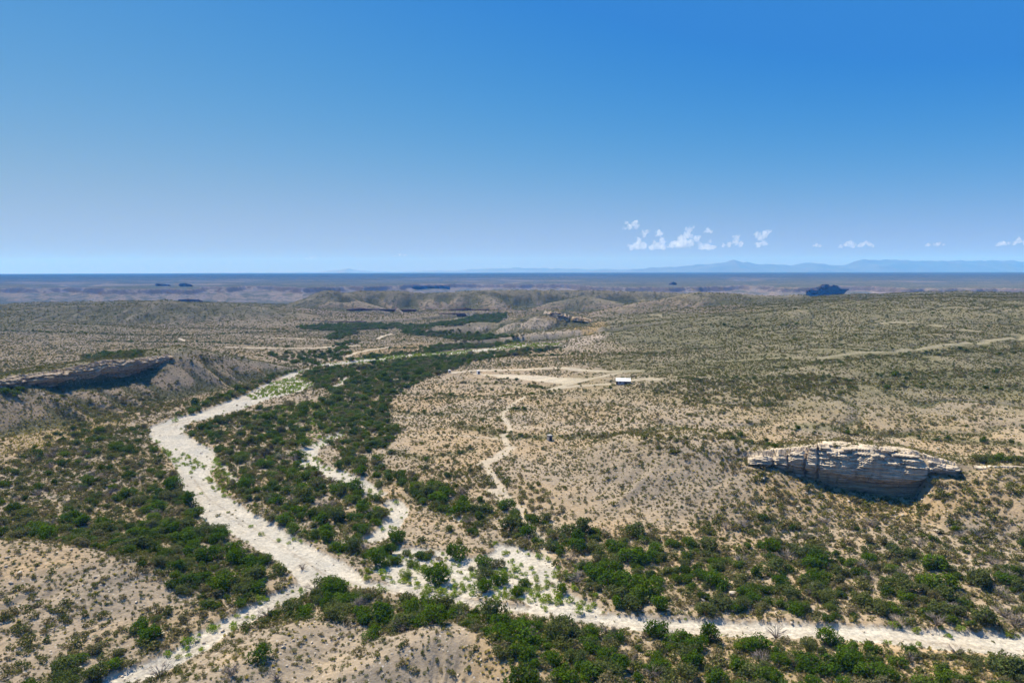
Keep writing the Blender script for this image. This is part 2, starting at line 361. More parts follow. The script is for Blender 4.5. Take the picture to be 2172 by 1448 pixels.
# vegetation: (pixel outline, tree cover, name of the place)
D = lambda pts, soft=3.0, rough=5.0: Area(pts, soft, rough)
TREES = [
 (D([(690,778),(760,770),(900,757),(1000,752),(1180,733),(1195,738),(1010,765),(960,785),(880,815),(825,850),(815,890),(850,915),(835,940),(790,955),(800,985),(900,1015),(870,1030),(800,1030),(740,1005),(695,975),(720,930),(700,915),(662,905),(665,860),(700,845),(690,820),(640,830),(668,812),(628,793)]), 0.78, 'corridor'),
 (D([(385,915),(450,888),(560,865),(660,850),(665,900),(640,935),(648,990),(700,1005),(800,1060),(830,1080),(800,1130),(830,1165),(760,1200),(660,1150),(560,1100),(480,1050),(465,1000),(457,945),(410,930)]), 0.52, 'island'),
 (D([(830,1000),(900,1020),(1010,1050),(1100,1085),(1200,1125),(1160,1175),(1140,1210),(1060,1180),(1000,1130),(930,1090),(860,1060)]), 0.85, 'middle'),
 (D([(1160,1125),(1300,1118),(1450,1150),(1650,1150),(1800,1180),(2000,1200),(2172,1215),(2480,1240),(2480,1375),(2172,1345),(1900,1322),(1600,1310),(1350,1298),(1240,1280),(1180,1220)]), 0.76, 'far_bank'),
 (D([(660,1238),(760,1242),(900,1272),(1020,1288),(1150,1308),(1350,1342),(1500,1350),(1750,1352),(1900,1380),(2172,1400),(2480,1425),(2480,1600),(1150,1600),(1100,1448),(1080,1400),(1000,1338),(900,1325),(800,1352),(720,1318),(620,1318),(520,1345),(420,1400),(330,1448),(250,1455),(420,1375),(560,1298)], 1.5, 2), 0.97, 'near_bank'),
 (D([(310,1000),(380,1010),(405,1060),(440,1115),(560,1178),(622,1232),(560,1265),(450,1300),(400,1270),(330,1210),(200,1165),(0,1135),(0,1090),(200,1110),(300,1100)]), 0.96, 'left_bank'),
 (D([(-200,1010),(0,990),(150,900),(310,905),(335,960),(370,1010),(380,1080),(300,1110),(0,1120),(-200,1140)]), 0.34, 'left_flat'),
 (D([(290,1310),(420,1275),(560,1245),(605,1245),(450,1318),(330,1388),(200,1448),(150,1480),(40,1480),(120,1400)], 2, 3), 0.86, 'track'),
 (D([(625,692),(690,687),(800,685),(900,689),(978,678),(1005,669),(1070,665),(1075,672),(1000,690),(930,694),(850,696),(760,700),(742,712),(700,722),(690,715),(720,703),(640,697)], 5, 10), 0.9, 'far_green'),
 (D([(850,698),(930,703),(1010,704),(1080,712),(1105,724),(1060,733),(960,742),(900,744),(890,736),(960,729),(1000,722),(930,715),(860,708)], 5, 8), 0.9, 'far_green'),
 (D([(735,762),(800,752),(900,744),(962,742),(900,753),(760,770)], 4, 6), 0.7, 'far_green'),
 (D([(690,738),(740,722),(770,724),(720,742)], 4, 8), 0.5, 'far_green'),
 (D([(330,888),(440,850),(560,798),(630,785),(620,795),(560,818),(480,856),(420,874)], 2, 3), 0.6, 'upper_bank'),
 (D([(790,1180),(830,1160),(1000,1180),(1060,1180),(1160,1200),(1240,1275),(1100,1275),(900,1245),(800,1225)], 2, 4), 0.40, 'gravel'),
 (D([(1400,1130),(1600,1100),(1900,1090),(2172,1100),(2172,1230),(1700,1180),(1450,1160)], 4, 8), 0.16, 'slope_foot'),
 (D([(1060,1060),(960,1040),(900,1000),(1040,990),(1100,1060)], 4, 8), 0.2, 'slope_foot'),
 (D([(180,755),(260,748),(300,755),(200,762)], 4, 5), 0.6, 'mesa'), (D([(-200,820),(0,812),(60,830),(0,850),(-200,900)], 4, 5), 0.4, 'mesa'),
 (D([(2000,985),(2172,975),(2400,970),(2400,992),(2172,990)], 2, 3), 0.6, 'gully'),
 (D([(560,752),(700,742),(740,750),(690,772),(640,775)], 4, 8), 0.35, 'upper_bank'),
]
GREEN_LINES = [Area(p, 2.5, 3, line=w) for p, w in [
 ([(830,872),(930,880),(1000,872),(1100,868)], 3), ([(980,903),(1080,925),(1150,927),(1290,925)], 5), ([(1290,925),(1420,905),(1560,925)], 3), ([(840,960),(900,972),(1000,955)], 3), ([(900,845),(1050,840),(1180,832)], 3),
 ([(1000,812),(1080,815),(1180,825)], 5), ([(1020,805),(1180,802)], 3), ([(0,700),(200,705),(420,710),(700,700)], 6), ([(200,722),(450,725),(620,735)], 6), ([(400,695),(600,698)], 5), ([(1100,755),(1250,752),(1400,750)], 5),
 ([(1540,800),(1800,815),(2172,828)], 7), ([(1700,905),(1900,925),(2172,945)], 5), ([(1600,790),(1750,770),(1980,752),(2172,745)], 6), ([(1500,690),(1620,694),(1700,690)], 8), ([(430,765),(500,760),(640,765)], 5), ([(1900,800),(2172,790)], 10),
 ([(1560,930),(1700,952),(1800,948)], 3), ([(930,835),(990,842)], 4), ([(700,735),(900,738)], 4)]]
BARE = [D([(0,905),(120,885),(260,870),(160,930),(60,960),(0,980)], 6, 8), D([(900,780),(1250,775),(1340,800),(1150,826),(950,815)], 8, 8), D([(1020,985),(1100,1000),(1400,1100),(1150,1090)], 8, 8)]
SLOPES = [  # bare hillsides that have a soil of their own
 (D([(1000,692),(1060,690),(1110,678),(1165,664),(1230,672),(1270,690),(1290,715),(1210,740),(1100,732),(1040,715)], 5, 8), (0.45, 0.37, 0.295), 0.95),
 (D([(1140,676),(1165,662),(1260,680),(1290,690),(1250,712),(1190,690)], 4, 6), (0.50, 0.35, 0.17), 0.9),
 (Area([(1075,684),(1110,674),(1160,659),(1200,663),(1250,681)], 4, 5, line=14), (0.06, 0.07, 0.03), 0.95),
 (D([(0,835),(150,830),(280,800),(360,765),(420,745),(560,775),(600,800),(520,825),(440,838),(330,848),(200,870),(100,890),(0,930)], 5, 8), (0.37, 0.28, 0.19), 0.85),
 (D([(400,740),(440,750),(500,800),(470,820),(430,780)], 2, 4), (0.38, 0.28, 0.15), 0.5),
 (D([(640,650),(720,640),(900,638),(1040,634),(1300,640),(1480,640),(1600,648),(1600,660),(1300,668),(1000,662),(640,664)], 18, 30), (0.30, 0.225, 0.175), 0.55),
]
TYRES = [Area(p, 0.4, 0.3, line=0.35) for p in ([(2172,1372),(2000,1356),(1800,1340),(1500,1328),(1250,1311),(1000,1274),(800,1240),(690,1212),(640,1236),(480,1318),(400,1368),(215,1452)], [(2172,1378),(2000,1361),(1800,1345),(1500,1333),(1250,1315),(1000,1278),(800,1243),(700,1218)], [(690,1212),(600,1150),(500,1090),(440,1050),(410,1010)], [(640,1246),(480,1328),(400,1378)])]
YELLOW = [D([(0,960),(0,880),(120,860),(280,840),(340,850),(200,925),(80,960)], 8, 8), D([(1600,1000),(1760,1030),(1950,1060),(2172,1010),(2172,1100),(1900,1120),(1600,1080)], 10, 10), D([(1130,680),(1180,655),(1300,690),(1260,710),(1180,700)], 8, 8),
          D([(735,745),(900,725),(900,740),(760,758)], 8, 8), D([(1000,1330),(1500,1360),(2172,1400),(2172,1448),(1000,1448)], 6, 8)]

# ------------------------------------------------------------------ materials
def mat(name):
    m = bpy.data.materials.new(name); m.use_nodes = True
    nt = m.node_tree; nt.nodes.clear()
    out = nt.nodes.new('ShaderNodeOutputMaterial')
    return m, nt, out
def nd(nt, t, **kw):
    n = nt.nodes.new(t)
    for k, v in kw.items():
        if hasattr(n, k) and not k[0].isupper(): setattr(n, k, v)
        else: n.inputs[k].default_value = v
    return n
def ramp(nt, stops, interp='LINEAR'):
    r = nt.nodes.new('ShaderNodeValToRGB'); e = r.color_ramp; e.interpolation = interp
    while len(e.elements) < len(stops): e.elements.new(0.5)
    for el, (p, c) in zip(e.elements, stops):
        el.position = p; el.color = (*c, 1) if len(c) == 3 else c
    return r
def mixc(nt, a, b, fac, mode='MIX'):
    n = nt.nodes.new('ShaderNodeMix'); n.data_type = 'RGBA'; n.blend_type = mode
    for s, v in ((n.inputs[6], a), (n.inputs[7], b), (n.inputs[0], fac)):
        if hasattr(v, 'is_linked') or hasattr(v, 'links'): nt.links.new(v, s)
        elif isinstance(v, (int, float)): s.default_value = v
        else: s.default_value = (*v, 1)
    return n.outputs[2]
def mth(nt, op, a, b=0.0, clamp=False):
    n = nt.nodes.new('ShaderNodeMath'); n.operation = op; n.use_clamp = clamp
    for s, v in ((n.inputs[0], a), (n.inputs[1], b)):
        if hasattr(v, 'links'): nt.links.new(v, s)
        else: s.default_value = v
    return n.outputs[0]

def ground_material():
    m, nt, out = mat('desert_ground')
    soil = nd(nt, 'ShaderNodeAttribute', attribute_name='soil')
    aux = nd(nt, 'ShaderNodeAttribute', attribute_name='aux')
    sep = nt.nodes.new('ShaderNodeSeparateColor'); nt.links.new(aux.outputs['Color'], sep.inputs[0])
    geo = nt.nodes.new('ShaderNodeNewGeometry')
    pos = geo.outputs['Position']
    def noise(scale, detail=4, rough=0.6):
        n = nd(nt, 'ShaderNodeTexNoise', Scale=scale, Detail=detail, Roughness=rough); nt.links.new(pos, n.inputs['Vector']); return n.outputs['Fac']
    n1 = noise(0.7, 5, 0.7); n2 = noise(0.09, 4, 0.6); n3 = noise(0.012, 5, 0.65)
    b1 = ramp(nt, [(0.3, (0.72,) * 3), (0.5, (1,) * 3), (0.7, (1.2,) * 3)]); nt.links.new(n1, b1.inputs[0])
    b2 = ramp(nt, [(0.3, (0.82, 0.84, 0.86)), (0.7, (1.12, 1.1, 1.06))]); nt.links.new(n2, b2.inputs[0])
    c = mixc(nt, soil.outputs['Color'], b1.outputs[0], 1.0, 'MULTIPLY')
    c = mixc(nt, c, b2.outputs[0], 1.0, 'MULTIPLY')
    # stones and low plants too small to build one by one
    vor = nd(nt, 'ShaderNodeTexVoronoi', Scale=0.42, Randomness=1.0); nt.links.new(pos, vor.inputs['Vector'])
    cell = nt.nodes.new('ShaderNodeSeparateColor'); nt.links.new(vor.outputs['Color'], cell.inputs[0])
    spot = mth(nt, 'LESS_THAN', vor.outputs['Distance'], mth(nt, 'MULTIPLY', mth(nt, 'MULTIPLY', cell.outputs[0], 0.75), sep.outputs[1]))
    c = mixc(nt, c, (0.08, 0.085, 0.042), mth(nt, 'MULTIPLY', spot, 0.8))
    vor2 = nd(nt, 'ShaderNodeTexVoronoi', Scale=0.075, Randomness=1.0); nt.links.new(pos, vor2.inputs['Vector'])
    cell2 = nt.nodes.new('ShaderNodeSeparateColor'); nt.links.new(vor2.outputs['Color'], cell2.inputs[0])
    spot2 = mth(nt, 'LESS_THAN', vor2.outputs['Distance'], mth(nt, 'MULTIPLY', mth(nt, 'MULTIPLY', cell2.outputs[0], 0.7), sep.outputs[2]))
    c = mixc(nt, c, (0.06, 0.066, 0.036), mth(nt, 'MULTIPLY', spot2, 0.7))
    vor3 = nd(nt, 'ShaderNodeTexVoronoi', Scale=1.15, Randomness=1.0); nt.links.new(pos, vor3.inputs['Vector'])
    cell3 = nt.nodes.new('ShaderNodeSeparateColor'); nt.links.new(vor3.outputs['Color'], cell3.inputs[0])
    lowm = mth(nt, 'MULTIPLY', sep.outputs[1], mth(nt, 'ADD', mth(nt, 'MULTIPLY', n2, 1.6), -0.25))
    spot3 = mth(nt, 'LESS_THAN', vor3.outputs['Distance'], mth(nt, 'MULTIPLY', mth(nt, 'MULTIPLY', cell3.outputs[0], 1.0), lowm))
    c = mixc(nt, c, (0.14, 0.125, 0.08), mth(nt, 'MULTIPLY', spot3, 0.75))
    spot4 = mth(nt, 'LESS_THAN', vor3.outputs['Distance'], mth(nt, 'MULTIPLY', mth(nt, 'POWER', cell3.outputs[1], 4.0), 0.34))
    c = mixc(nt, c, (0.5, 0.46, 0.40), mth(nt, 'MULTIPLY', spot4, 0.8))
    peb = nd(nt, 'ShaderNodeTexVoronoi', Scale=1.6, Randomness=1.0); nt.links.new(pos, peb.inputs['Vector'])
    pc = ramp(nt, [(0.0, (0.7,) * 3), (0.6, (1.0,) * 3), (1, (1.12,) * 3)]); nt.links.new(peb.outputs['Color'], pc.inputs[0])
    c = mixc(nt, c, mixc(nt, c, pc.outputs[0], 1.0, 'MULTIPLY'), mth(nt, 'MULTIPLY', sep.outputs[0], 0.8))
    bs = nd(nt, 'ShaderNodeBsdfDiffuse', Roughness=0.6)
    nt.links.new(c, bs.inputs['Color'])
    bump = nd(nt, 'ShaderNodeBump', Strength=0.7, Distance=0.8); nt.links.new(n1, bump.inputs['Height'])
    nt.links.new(bump.outputs[0], bs.inputs['Normal'])
    nt.links.new(bs.outputs[0], out.inputs['Surface'])
    return m
def leaf_material(name, stops, trans=0.33):
    m, nt, out = mat(name)
    oi = nt.nodes.new('ShaderNodeObjectInfo')
    r = ramp(nt, stops); nt.links.new(oi.outputs['Random'], r.inputs[0])
    at_ = nd(nt, 'ShaderNodeAttribute', attribute_name='tint')
    c = mixc(nt, r.outputs[0], at_.outputs['Color'], 1.0, 'MULTIPLY')
    d = nt.nodes.new('ShaderNodeBsdfDiffuse'); t = nt.nodes.new('ShaderNodeBsdfTranslucent')
    nt.links.new(c, d.inputs[0])
    nt.links.new(mixc(nt, c, (1.1, 1.25, 0.6), 1.0, 'MULTIPLY'), t.inputs[0])
    mx = nt.nodes.new('ShaderNodeMixShader'); mx.inputs[0].default_value = trans
    nt.links.new(d.outputs[0], mx.inputs[1]); nt.links.new(t.outputs[0], mx.inputs[2])
    nt.links.new(mx.outputs[0], out.inputs[0])
    return m
def plain_material(name, col, rough=0.8, var=0.25, scale=3.0, metal=0.0):
    m, nt, out = mat(name)
    geo = nt.nodes.new('ShaderNodeNewGeometry')
    n = nd(nt, 'ShaderNodeTexNoise', Scale=scale, Detail=5.0); nt.links.new(geo.outputs['Position'], n.inputs['Vector'])
    r = ramp(nt, [(0.3, tuple(c * (1 - var) for c in col)), (0.7, tuple(min(1, c * (1 + var)) for c in col))]); nt.links.new(n.outputs['Fac'], r.inputs[0])
    b = nd(nt, 'ShaderNodeBsdfPrincipled', Roughness=rough, Metallic=metal)
    nt.links.new(r.outputs[0], b.inputs['Base Color']); nt.links.new(b.outputs[0], out.inputs[0])
    return m
def rock_material(name, top, low, stain, zlo, zhi, zs=1.6):
    m, nt, out = mat(name)
    geo = nt.nodes.new('ShaderNodeNewGeometry')
    sx = nt.nodes.new('ShaderNodeSeparateXYZ'); nt.links.new(geo.outputs['Position'], sx.inputs[0])
    mp = nd(nt, 'ShaderNodeMapping'); mp.inputs['Scale'].default_value = (0.075 * zs, 0.075 * zs, zs); nt.links.new(geo.outputs['Position'], mp.inputs[0])
    band = nd(nt, 'ShaderNodeTexNoise', Scale=1.0, Detail=5.0, Roughness=0.65); nt.links.new(mp.outputs[0], band.inputs['Vector'])
    mp2 = nd(nt, 'ShaderNodeMapping'); mp2.inputs['Scale'].default_value = (0.5, 0.5, 0.12); nt.links.new(geo.outputs['Position'], mp2.inputs[0])
    streak = nd(nt, 'ShaderNodeTexNoise', Scale=1.0, Detail=4.0); nt.links.new(mp2.outputs[0], streak.inputs['Vector'])
    hgt = mth(nt, 'DIVIDE', mth(nt, 'SUBTRACT', sx.outputs[2], zlo), zhi - zlo, True)
    hh = mth(nt, 'ADD', hgt, mth(nt, 'MULTIPLY', mth(nt, 'SUBTRACT', band.outputs['Fac'], 0.5), 0.5), True)
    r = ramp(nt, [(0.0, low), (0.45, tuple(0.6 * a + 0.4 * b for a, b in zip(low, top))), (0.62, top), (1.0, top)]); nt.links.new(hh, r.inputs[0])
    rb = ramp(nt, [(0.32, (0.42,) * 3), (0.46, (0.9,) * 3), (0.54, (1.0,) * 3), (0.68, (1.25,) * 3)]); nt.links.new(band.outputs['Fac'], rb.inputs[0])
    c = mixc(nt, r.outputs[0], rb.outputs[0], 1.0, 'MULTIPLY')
    st = ramp(nt, [(0.5, (0,) * 3), (0.7, (1,) * 3)]); nt.links.new(streak.outputs['Fac'], st.inputs[0])
    c = mixc(nt, c, stain, mth(nt, 'MULTIPLY', st.outputs[0], 0.5))
    b = nd(nt, 'ShaderNodeBsdfDiffuse', Roughness=0.5); nt.links.new(c, b.inputs['Color'])
    bump = nd(nt, 'ShaderNodeBump', Strength=0.6, Distance=0.5); nt.links.new(band.outputs['Fac'], bump.inputs['Height']); nt.links.new(bump.outputs[0], b.inputs['Normal'])
    nt.links.new(b.outputs[0], out.inputs[0])
    return m

# ------------------------------------------------------------------ mesh helpers
def fast_mesh(name, verts, faces, smooth=False):
    me = bpy.data.meshes.new(name)
    verts = np.asarray(verts, np.float32); faces = np.asarray(faces, np.int32)
    k = faces.shape[1]
    me.vertices.add(len(verts)); me.vertices.foreach_set('co', verts.ravel())
    me.loops.add(faces.size); me.loops.foreach_set('vertex_index', faces.ravel())
    me.polygons.add(len(faces)); me.polygons.foreach_set('loop_start', np.arange(0, faces.size, k, dtype=np.int32))
    me.polygons.foreach_set('use_smooth', np.full(len(faces), smooth))
    me.update(calc_edges=True)
    return me
def color_attr(me, name, rgb):
    a = me.attributes.new(name, 'FLOAT_COLOR', 'POINT')
    v = np.ones((len(rgb), 4), np.float32); v[:, :3] = rgb
    a.data.foreach_set('color', v.ravel())
def link(name, me, mats, parent=None):
    o = bpy.data.objects.new(name, me); COL.objects.link(o)
    if len(me.materials) == 0:
        for m in (mats if isinstance(mats, list) else [mats]): me.materials.append(m)
    if parent: o.parent = parent
    return o
def tag(o, label=None, cat=None, group=None, kind=None):
    if label: o['label'] = label
    if cat: o['category'] = cat
    if group: o['group'] = group
    if kind: o['kind'] = kind
    return o
def empty(name, loc, rz=0.0):
    o = bpy.data.objects.new(name, None); COL.objects.link(o)
    o.location = loc; o.rotation_euler = (0, 0, rz); o.empty_display_size = 0.5
    return o
def box(x0, x1, y0, y1, z0, z1):
    v = [(x0,y0,z0),(x1,y0,z0),(x1,y1,z0),(x0,y1,z0),(x0,y0,z1),(x1,y0,z1),(x1,y1,z1),(x0,y1,z1)]
    f = [(3,2,1,0),(4,5,6,7),(0,1,5,4),(1,2,6,5),(2,3,7,6),(3,0,4,7)]
    return v, f
def boxes(lst):
    V, F = [], []
    for b in lst:
        v, f = box(*b); o = len(V); V += v; F += [tuple(i + o for i in q) for q in f]
    return V, F
def tube(p0, p1, r0, r1, n=6):
    a = Vector(p0); b = Vector(p1); q = (b - a).to_track_quat('Z', 'Y')
    V = []
    for c, r in ((a, r0), (b, r1)):
        for i in range(n):
            V.append(tuple(c + q @ Vector((r * math.cos(2 * math.pi * i / n), r * math.sin(2 * math.pi * i / n), 0))))
    F = [(i, (i + 1) % n, n + (i + 1) % n, n + i) for i in range(n)]
    return V, F
def join(parts):
    V, F = [], []
    for v, f in parts:
        o = len(V); V += list(v); F += [tuple(i + o for i in q) for q in f]
    return V, F

# ------------------------------------------------------------------ the ground sheet
GRID = {}
def conc_at(x, y):
    i = np.clip(np.searchsorted(GRID['r'], np.hypot(x, y)), 0, len(GRID['r']) - 1); j = np.clip(np.searchsorted(GRID['a'], np.arctan2(x, y)), 0, len(GRID['a']) - 1)
    return GRID['conc'][i, j]
def build_ground():
    fa = np.radians(np.arange(-39.0, 39.0001, 0.08))
    sa = np.radians(39.0 + 81.0 * (np.linspace(0, 1, 70)[1:] ** 1.3))
    ang = np.concatenate([-sa[::-1], fa, sa])
    r = [4.0]
    while r[-1] < 105: r.append(r[-1] * 1.12)
    while r[-1] < 20000: r.append(r[-1] * (1.0047 if r[-1] < 12000 else 1.012))
    r = np.array(r)
    A, R = np.meshgrid(ang, r)
    x = (np.sin(A) * R).ravel(); y = (np.cos(A) * R).ravel()
    z = land(x, y)
    near = np.hypot(x, y) < 1800
    xn, yn = x[near], y[near]
    wash = np.zeros(len(x)); wash[near] = wash_mask(xn, yn)
    wash_near = wash[near]
    nrow, ncol = len(r), len(ang)
    Z = z.reshape(nrow, ncol)
    # slope of the ground
    dzr = np.gradient(Z, axis=0) / np.gradient(R, axis=0)
    dza = np.gradient(Z, axis=1) / (np.gradient(A, axis=1) * R)
    slope = np.hypot(dzr, dza).ravel()
    conc = np.zeros_like(Z)                                  # hollows, where water and plants gather
    conc[6:-6, 20:-20] = ((Z[12:, 20:-20] + Z[:-12, 20:-20] + Z[6:-6, 40:] + Z[6:-6, :-40]) / 4 - Z[6:-6, 20:-20]) / (0.028 * R[6:-6, 20:-20])
    GRID['r'] = r; GRID['a'] = ang; GRID['conc'] = conc
    conc = conc.ravel()
    z = z - 1.1 * wash * (np.hypot(x, y) < 700)
    rr = np.hypot(x, y)
    # colours of the soil, with some shade painted on the far slopes
    c = lambda *v: np.array(v)
    n1 = fbm(x / 60, y / 60, 4, 71); n2 = fbm(x / 17, y / 17, 4, 72); n3 = fbm(x / 320, y / 320, 3, 73)
    def mx(a, b, f): return a + (b - a) * f[:, None]
    pale = np.tile(c(0.39, 0.313, 0.226), (len(x), 1)); tan = c(0.445, 0.33, 0.207); grey = c(0.275, 0.228, 0.172)
    s = mx(pale, tan, sstep(-0.25, 0.35, n1 + 0.4 * n2))
    s = mx(s, grey, sstep(0.12, 0.4, slope + 0.12 * n2) * 0.75)
    high = sstep(6, 26, z + 6 * n1) * sstep(230, 330, rr)
    s = mx(s, c(0.195, 0.182, 0.10), high * sstep(-0.35, 0.25, n1 + n3 * 0.6) * 0.75 * (1 - sstep(0.25, 0.45, slope)))
    s = mx(s, c(0.22, 0.185, 0.13), sstep(500, 1100, rr) * 0.6)
    s = mx(s, c(0.17, 0.128, 0.098), sstep(1000, 1350, rr) * sstep(0.18, 0.42, slope) * 0.7)  # brownish steep far slopes, their dimmer sunlight also darkened into the colour
    yel = np.zeros(len(x)); yel[near] = amask(YELLOW, xn, yn)
    s = mx(s, c(0.45, 0.315, 0.165), yel * 0.7 * sstep(-0.4, 0.3, n2 + 0.3))
    tr = np.zeros(len(x)); gl = np.zeros(len(x)); bare = np.zeros(len(x))
    t_ = np.zeros(len(xn))
    for a, w, nm in TREES: t_ = np.maximum(t_, a.mask(xn, yn) * w)
    tr[near] = t_; gl[near] = amask(GREEN_LINES, xn, yn); bare[near] = amask(BARE, xn, yn)
    s = mx(s, c(0.24, 0.20, 0.125), np.clip(tr * 0.6 * sstep(-0.3, 0.3, n2), 0, 1))
    s = mx(s, c(0.13, 0.14, 0.065), gl * 0.55)
    s = mx(s, c(0.34, 0.265, 0.178), bare * 0.45)
    # pale broken rock lying on the bluff top
    road = np.zeros(len(x)); road[near] = np.maximum(np.maximum(amask(ROADS, xn, yn), 0.85 * amask(TRAILS, xn, yn)), 0.42 * amask(BANDS, xn, yn))
    s = mx(s, c(0.56, 0.48, 0.365), road * 0.95)
    cut = np.clip(wash * (1 - wash) * 4, 0, 1)
    s = mx(s, c(0.575, 0.525, 0.44) , sstep(0.25, 0.7, wash) * (0.86 + 0.14 * sstep(-0.3, 0.2, n2)))
    flow = np.zeros(len(x)); nn = rr < 520; sd = poly_sd(x[nn], y[nn], WASH[0].P)      # old flow lines that run with the banks
    flow[nn] = sstep(0.12, 0.4, fbm(sd * 0.42 + 0.8 * n2[nn], (x[nn] + y[nn]) / 46, 3, 75)) * sstep(0.2, 1.5, sd)
    wt = np.zeros(len(x)); wt[near] = amask(TYRES, xn, yn); s = mx(s, c(0.42, 0.36, 0.28), np.clip(wt * 0.75 + 0.45 * sstep(0.1, 0.5, n1) * wash + 1.0 * flow, 0, 1) * (wash > 0.3))
    # the canyon country beyond
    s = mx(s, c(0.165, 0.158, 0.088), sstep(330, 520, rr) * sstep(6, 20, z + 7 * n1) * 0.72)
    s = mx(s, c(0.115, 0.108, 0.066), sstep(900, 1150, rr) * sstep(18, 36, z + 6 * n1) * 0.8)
    for a, cc, w in SLOPES:
        q = np.zeros(len(x)); q[near] = a.mask(xn, yn); s = mx(s, c(*cc), q * w * (0.75 + 0.5 * sstep(-0.3, 0.3, n2)))
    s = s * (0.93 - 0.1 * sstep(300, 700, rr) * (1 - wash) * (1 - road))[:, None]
    s = mx(s, c(0.085, 0.092, 0.042), sstep(0.02, 0.09, conc + 0.015 * n2) * sstep(260, 420, rr) * 0.8 * (1 - wash) * (1 - road))
    s = mx(s, c(0.33, 0.275, 0.20), sstep(0.02, 0.08, -conc) * sstep(400, 600, rr) * 0.35)
    fw = sstep(1700, 2300, rr)
    fs = mx(np.tile(c(0.075, 0.078, 0.05), (len(x), 1)), c(0.125, 0.115, 0.08), sstep(-0.1, 0.5, n3 + 0.5 * n1))
    fs = mx(fs, c(0.23, 0.185, 0.15), sstep(0.06, 0.22, slope + 0.05 * n1))
    fs = mx(fs, c(0.12, 0.09, 0.075), sstep(0.3, 0.6, slope + 0.1 * n1) )
    fs = mx(fs, c(0.024, 0.03, 0.02), sstep(4500, 9000, rr) * 0.92)
    s = s + (fs - s) * fw[:, None]
    speck = (0.6 + 0.4 * sstep(350, 900, rr)) * (0.75 + 0.25 * np.clip(n1 * 2, -1, 1)) * (1 - wash) * (1 - road) * (1 - 0.6 * bare)
    clump = sstep(600, 1300, rr) * (0.7 + 0.5 * n3) * (1 - wash) * (1 - road)
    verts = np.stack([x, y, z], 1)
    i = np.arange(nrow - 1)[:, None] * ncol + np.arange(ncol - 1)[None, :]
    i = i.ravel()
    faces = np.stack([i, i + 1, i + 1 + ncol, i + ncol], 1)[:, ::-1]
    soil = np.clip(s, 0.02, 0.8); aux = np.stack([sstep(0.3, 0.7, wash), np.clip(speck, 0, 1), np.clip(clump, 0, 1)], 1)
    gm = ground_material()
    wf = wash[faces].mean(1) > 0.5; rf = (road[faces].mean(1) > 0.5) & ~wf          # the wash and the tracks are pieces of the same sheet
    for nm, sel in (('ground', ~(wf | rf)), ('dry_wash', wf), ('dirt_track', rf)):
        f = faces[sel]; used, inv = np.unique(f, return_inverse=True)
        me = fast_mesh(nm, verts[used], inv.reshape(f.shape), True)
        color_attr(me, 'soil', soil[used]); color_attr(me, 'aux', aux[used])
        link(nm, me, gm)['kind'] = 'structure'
build_ground()

def ground_z(x, y):
    x = np.atleast_1d(np.asarray(x, float)); y = np.atleast_1d(np.asarray(y, float))
    z = land(x, y)
    m = np.hypot(x, y) < 700
    if m.any(): z[m] -= 1.1 * wash_mask(x[m], y[m])
    return z

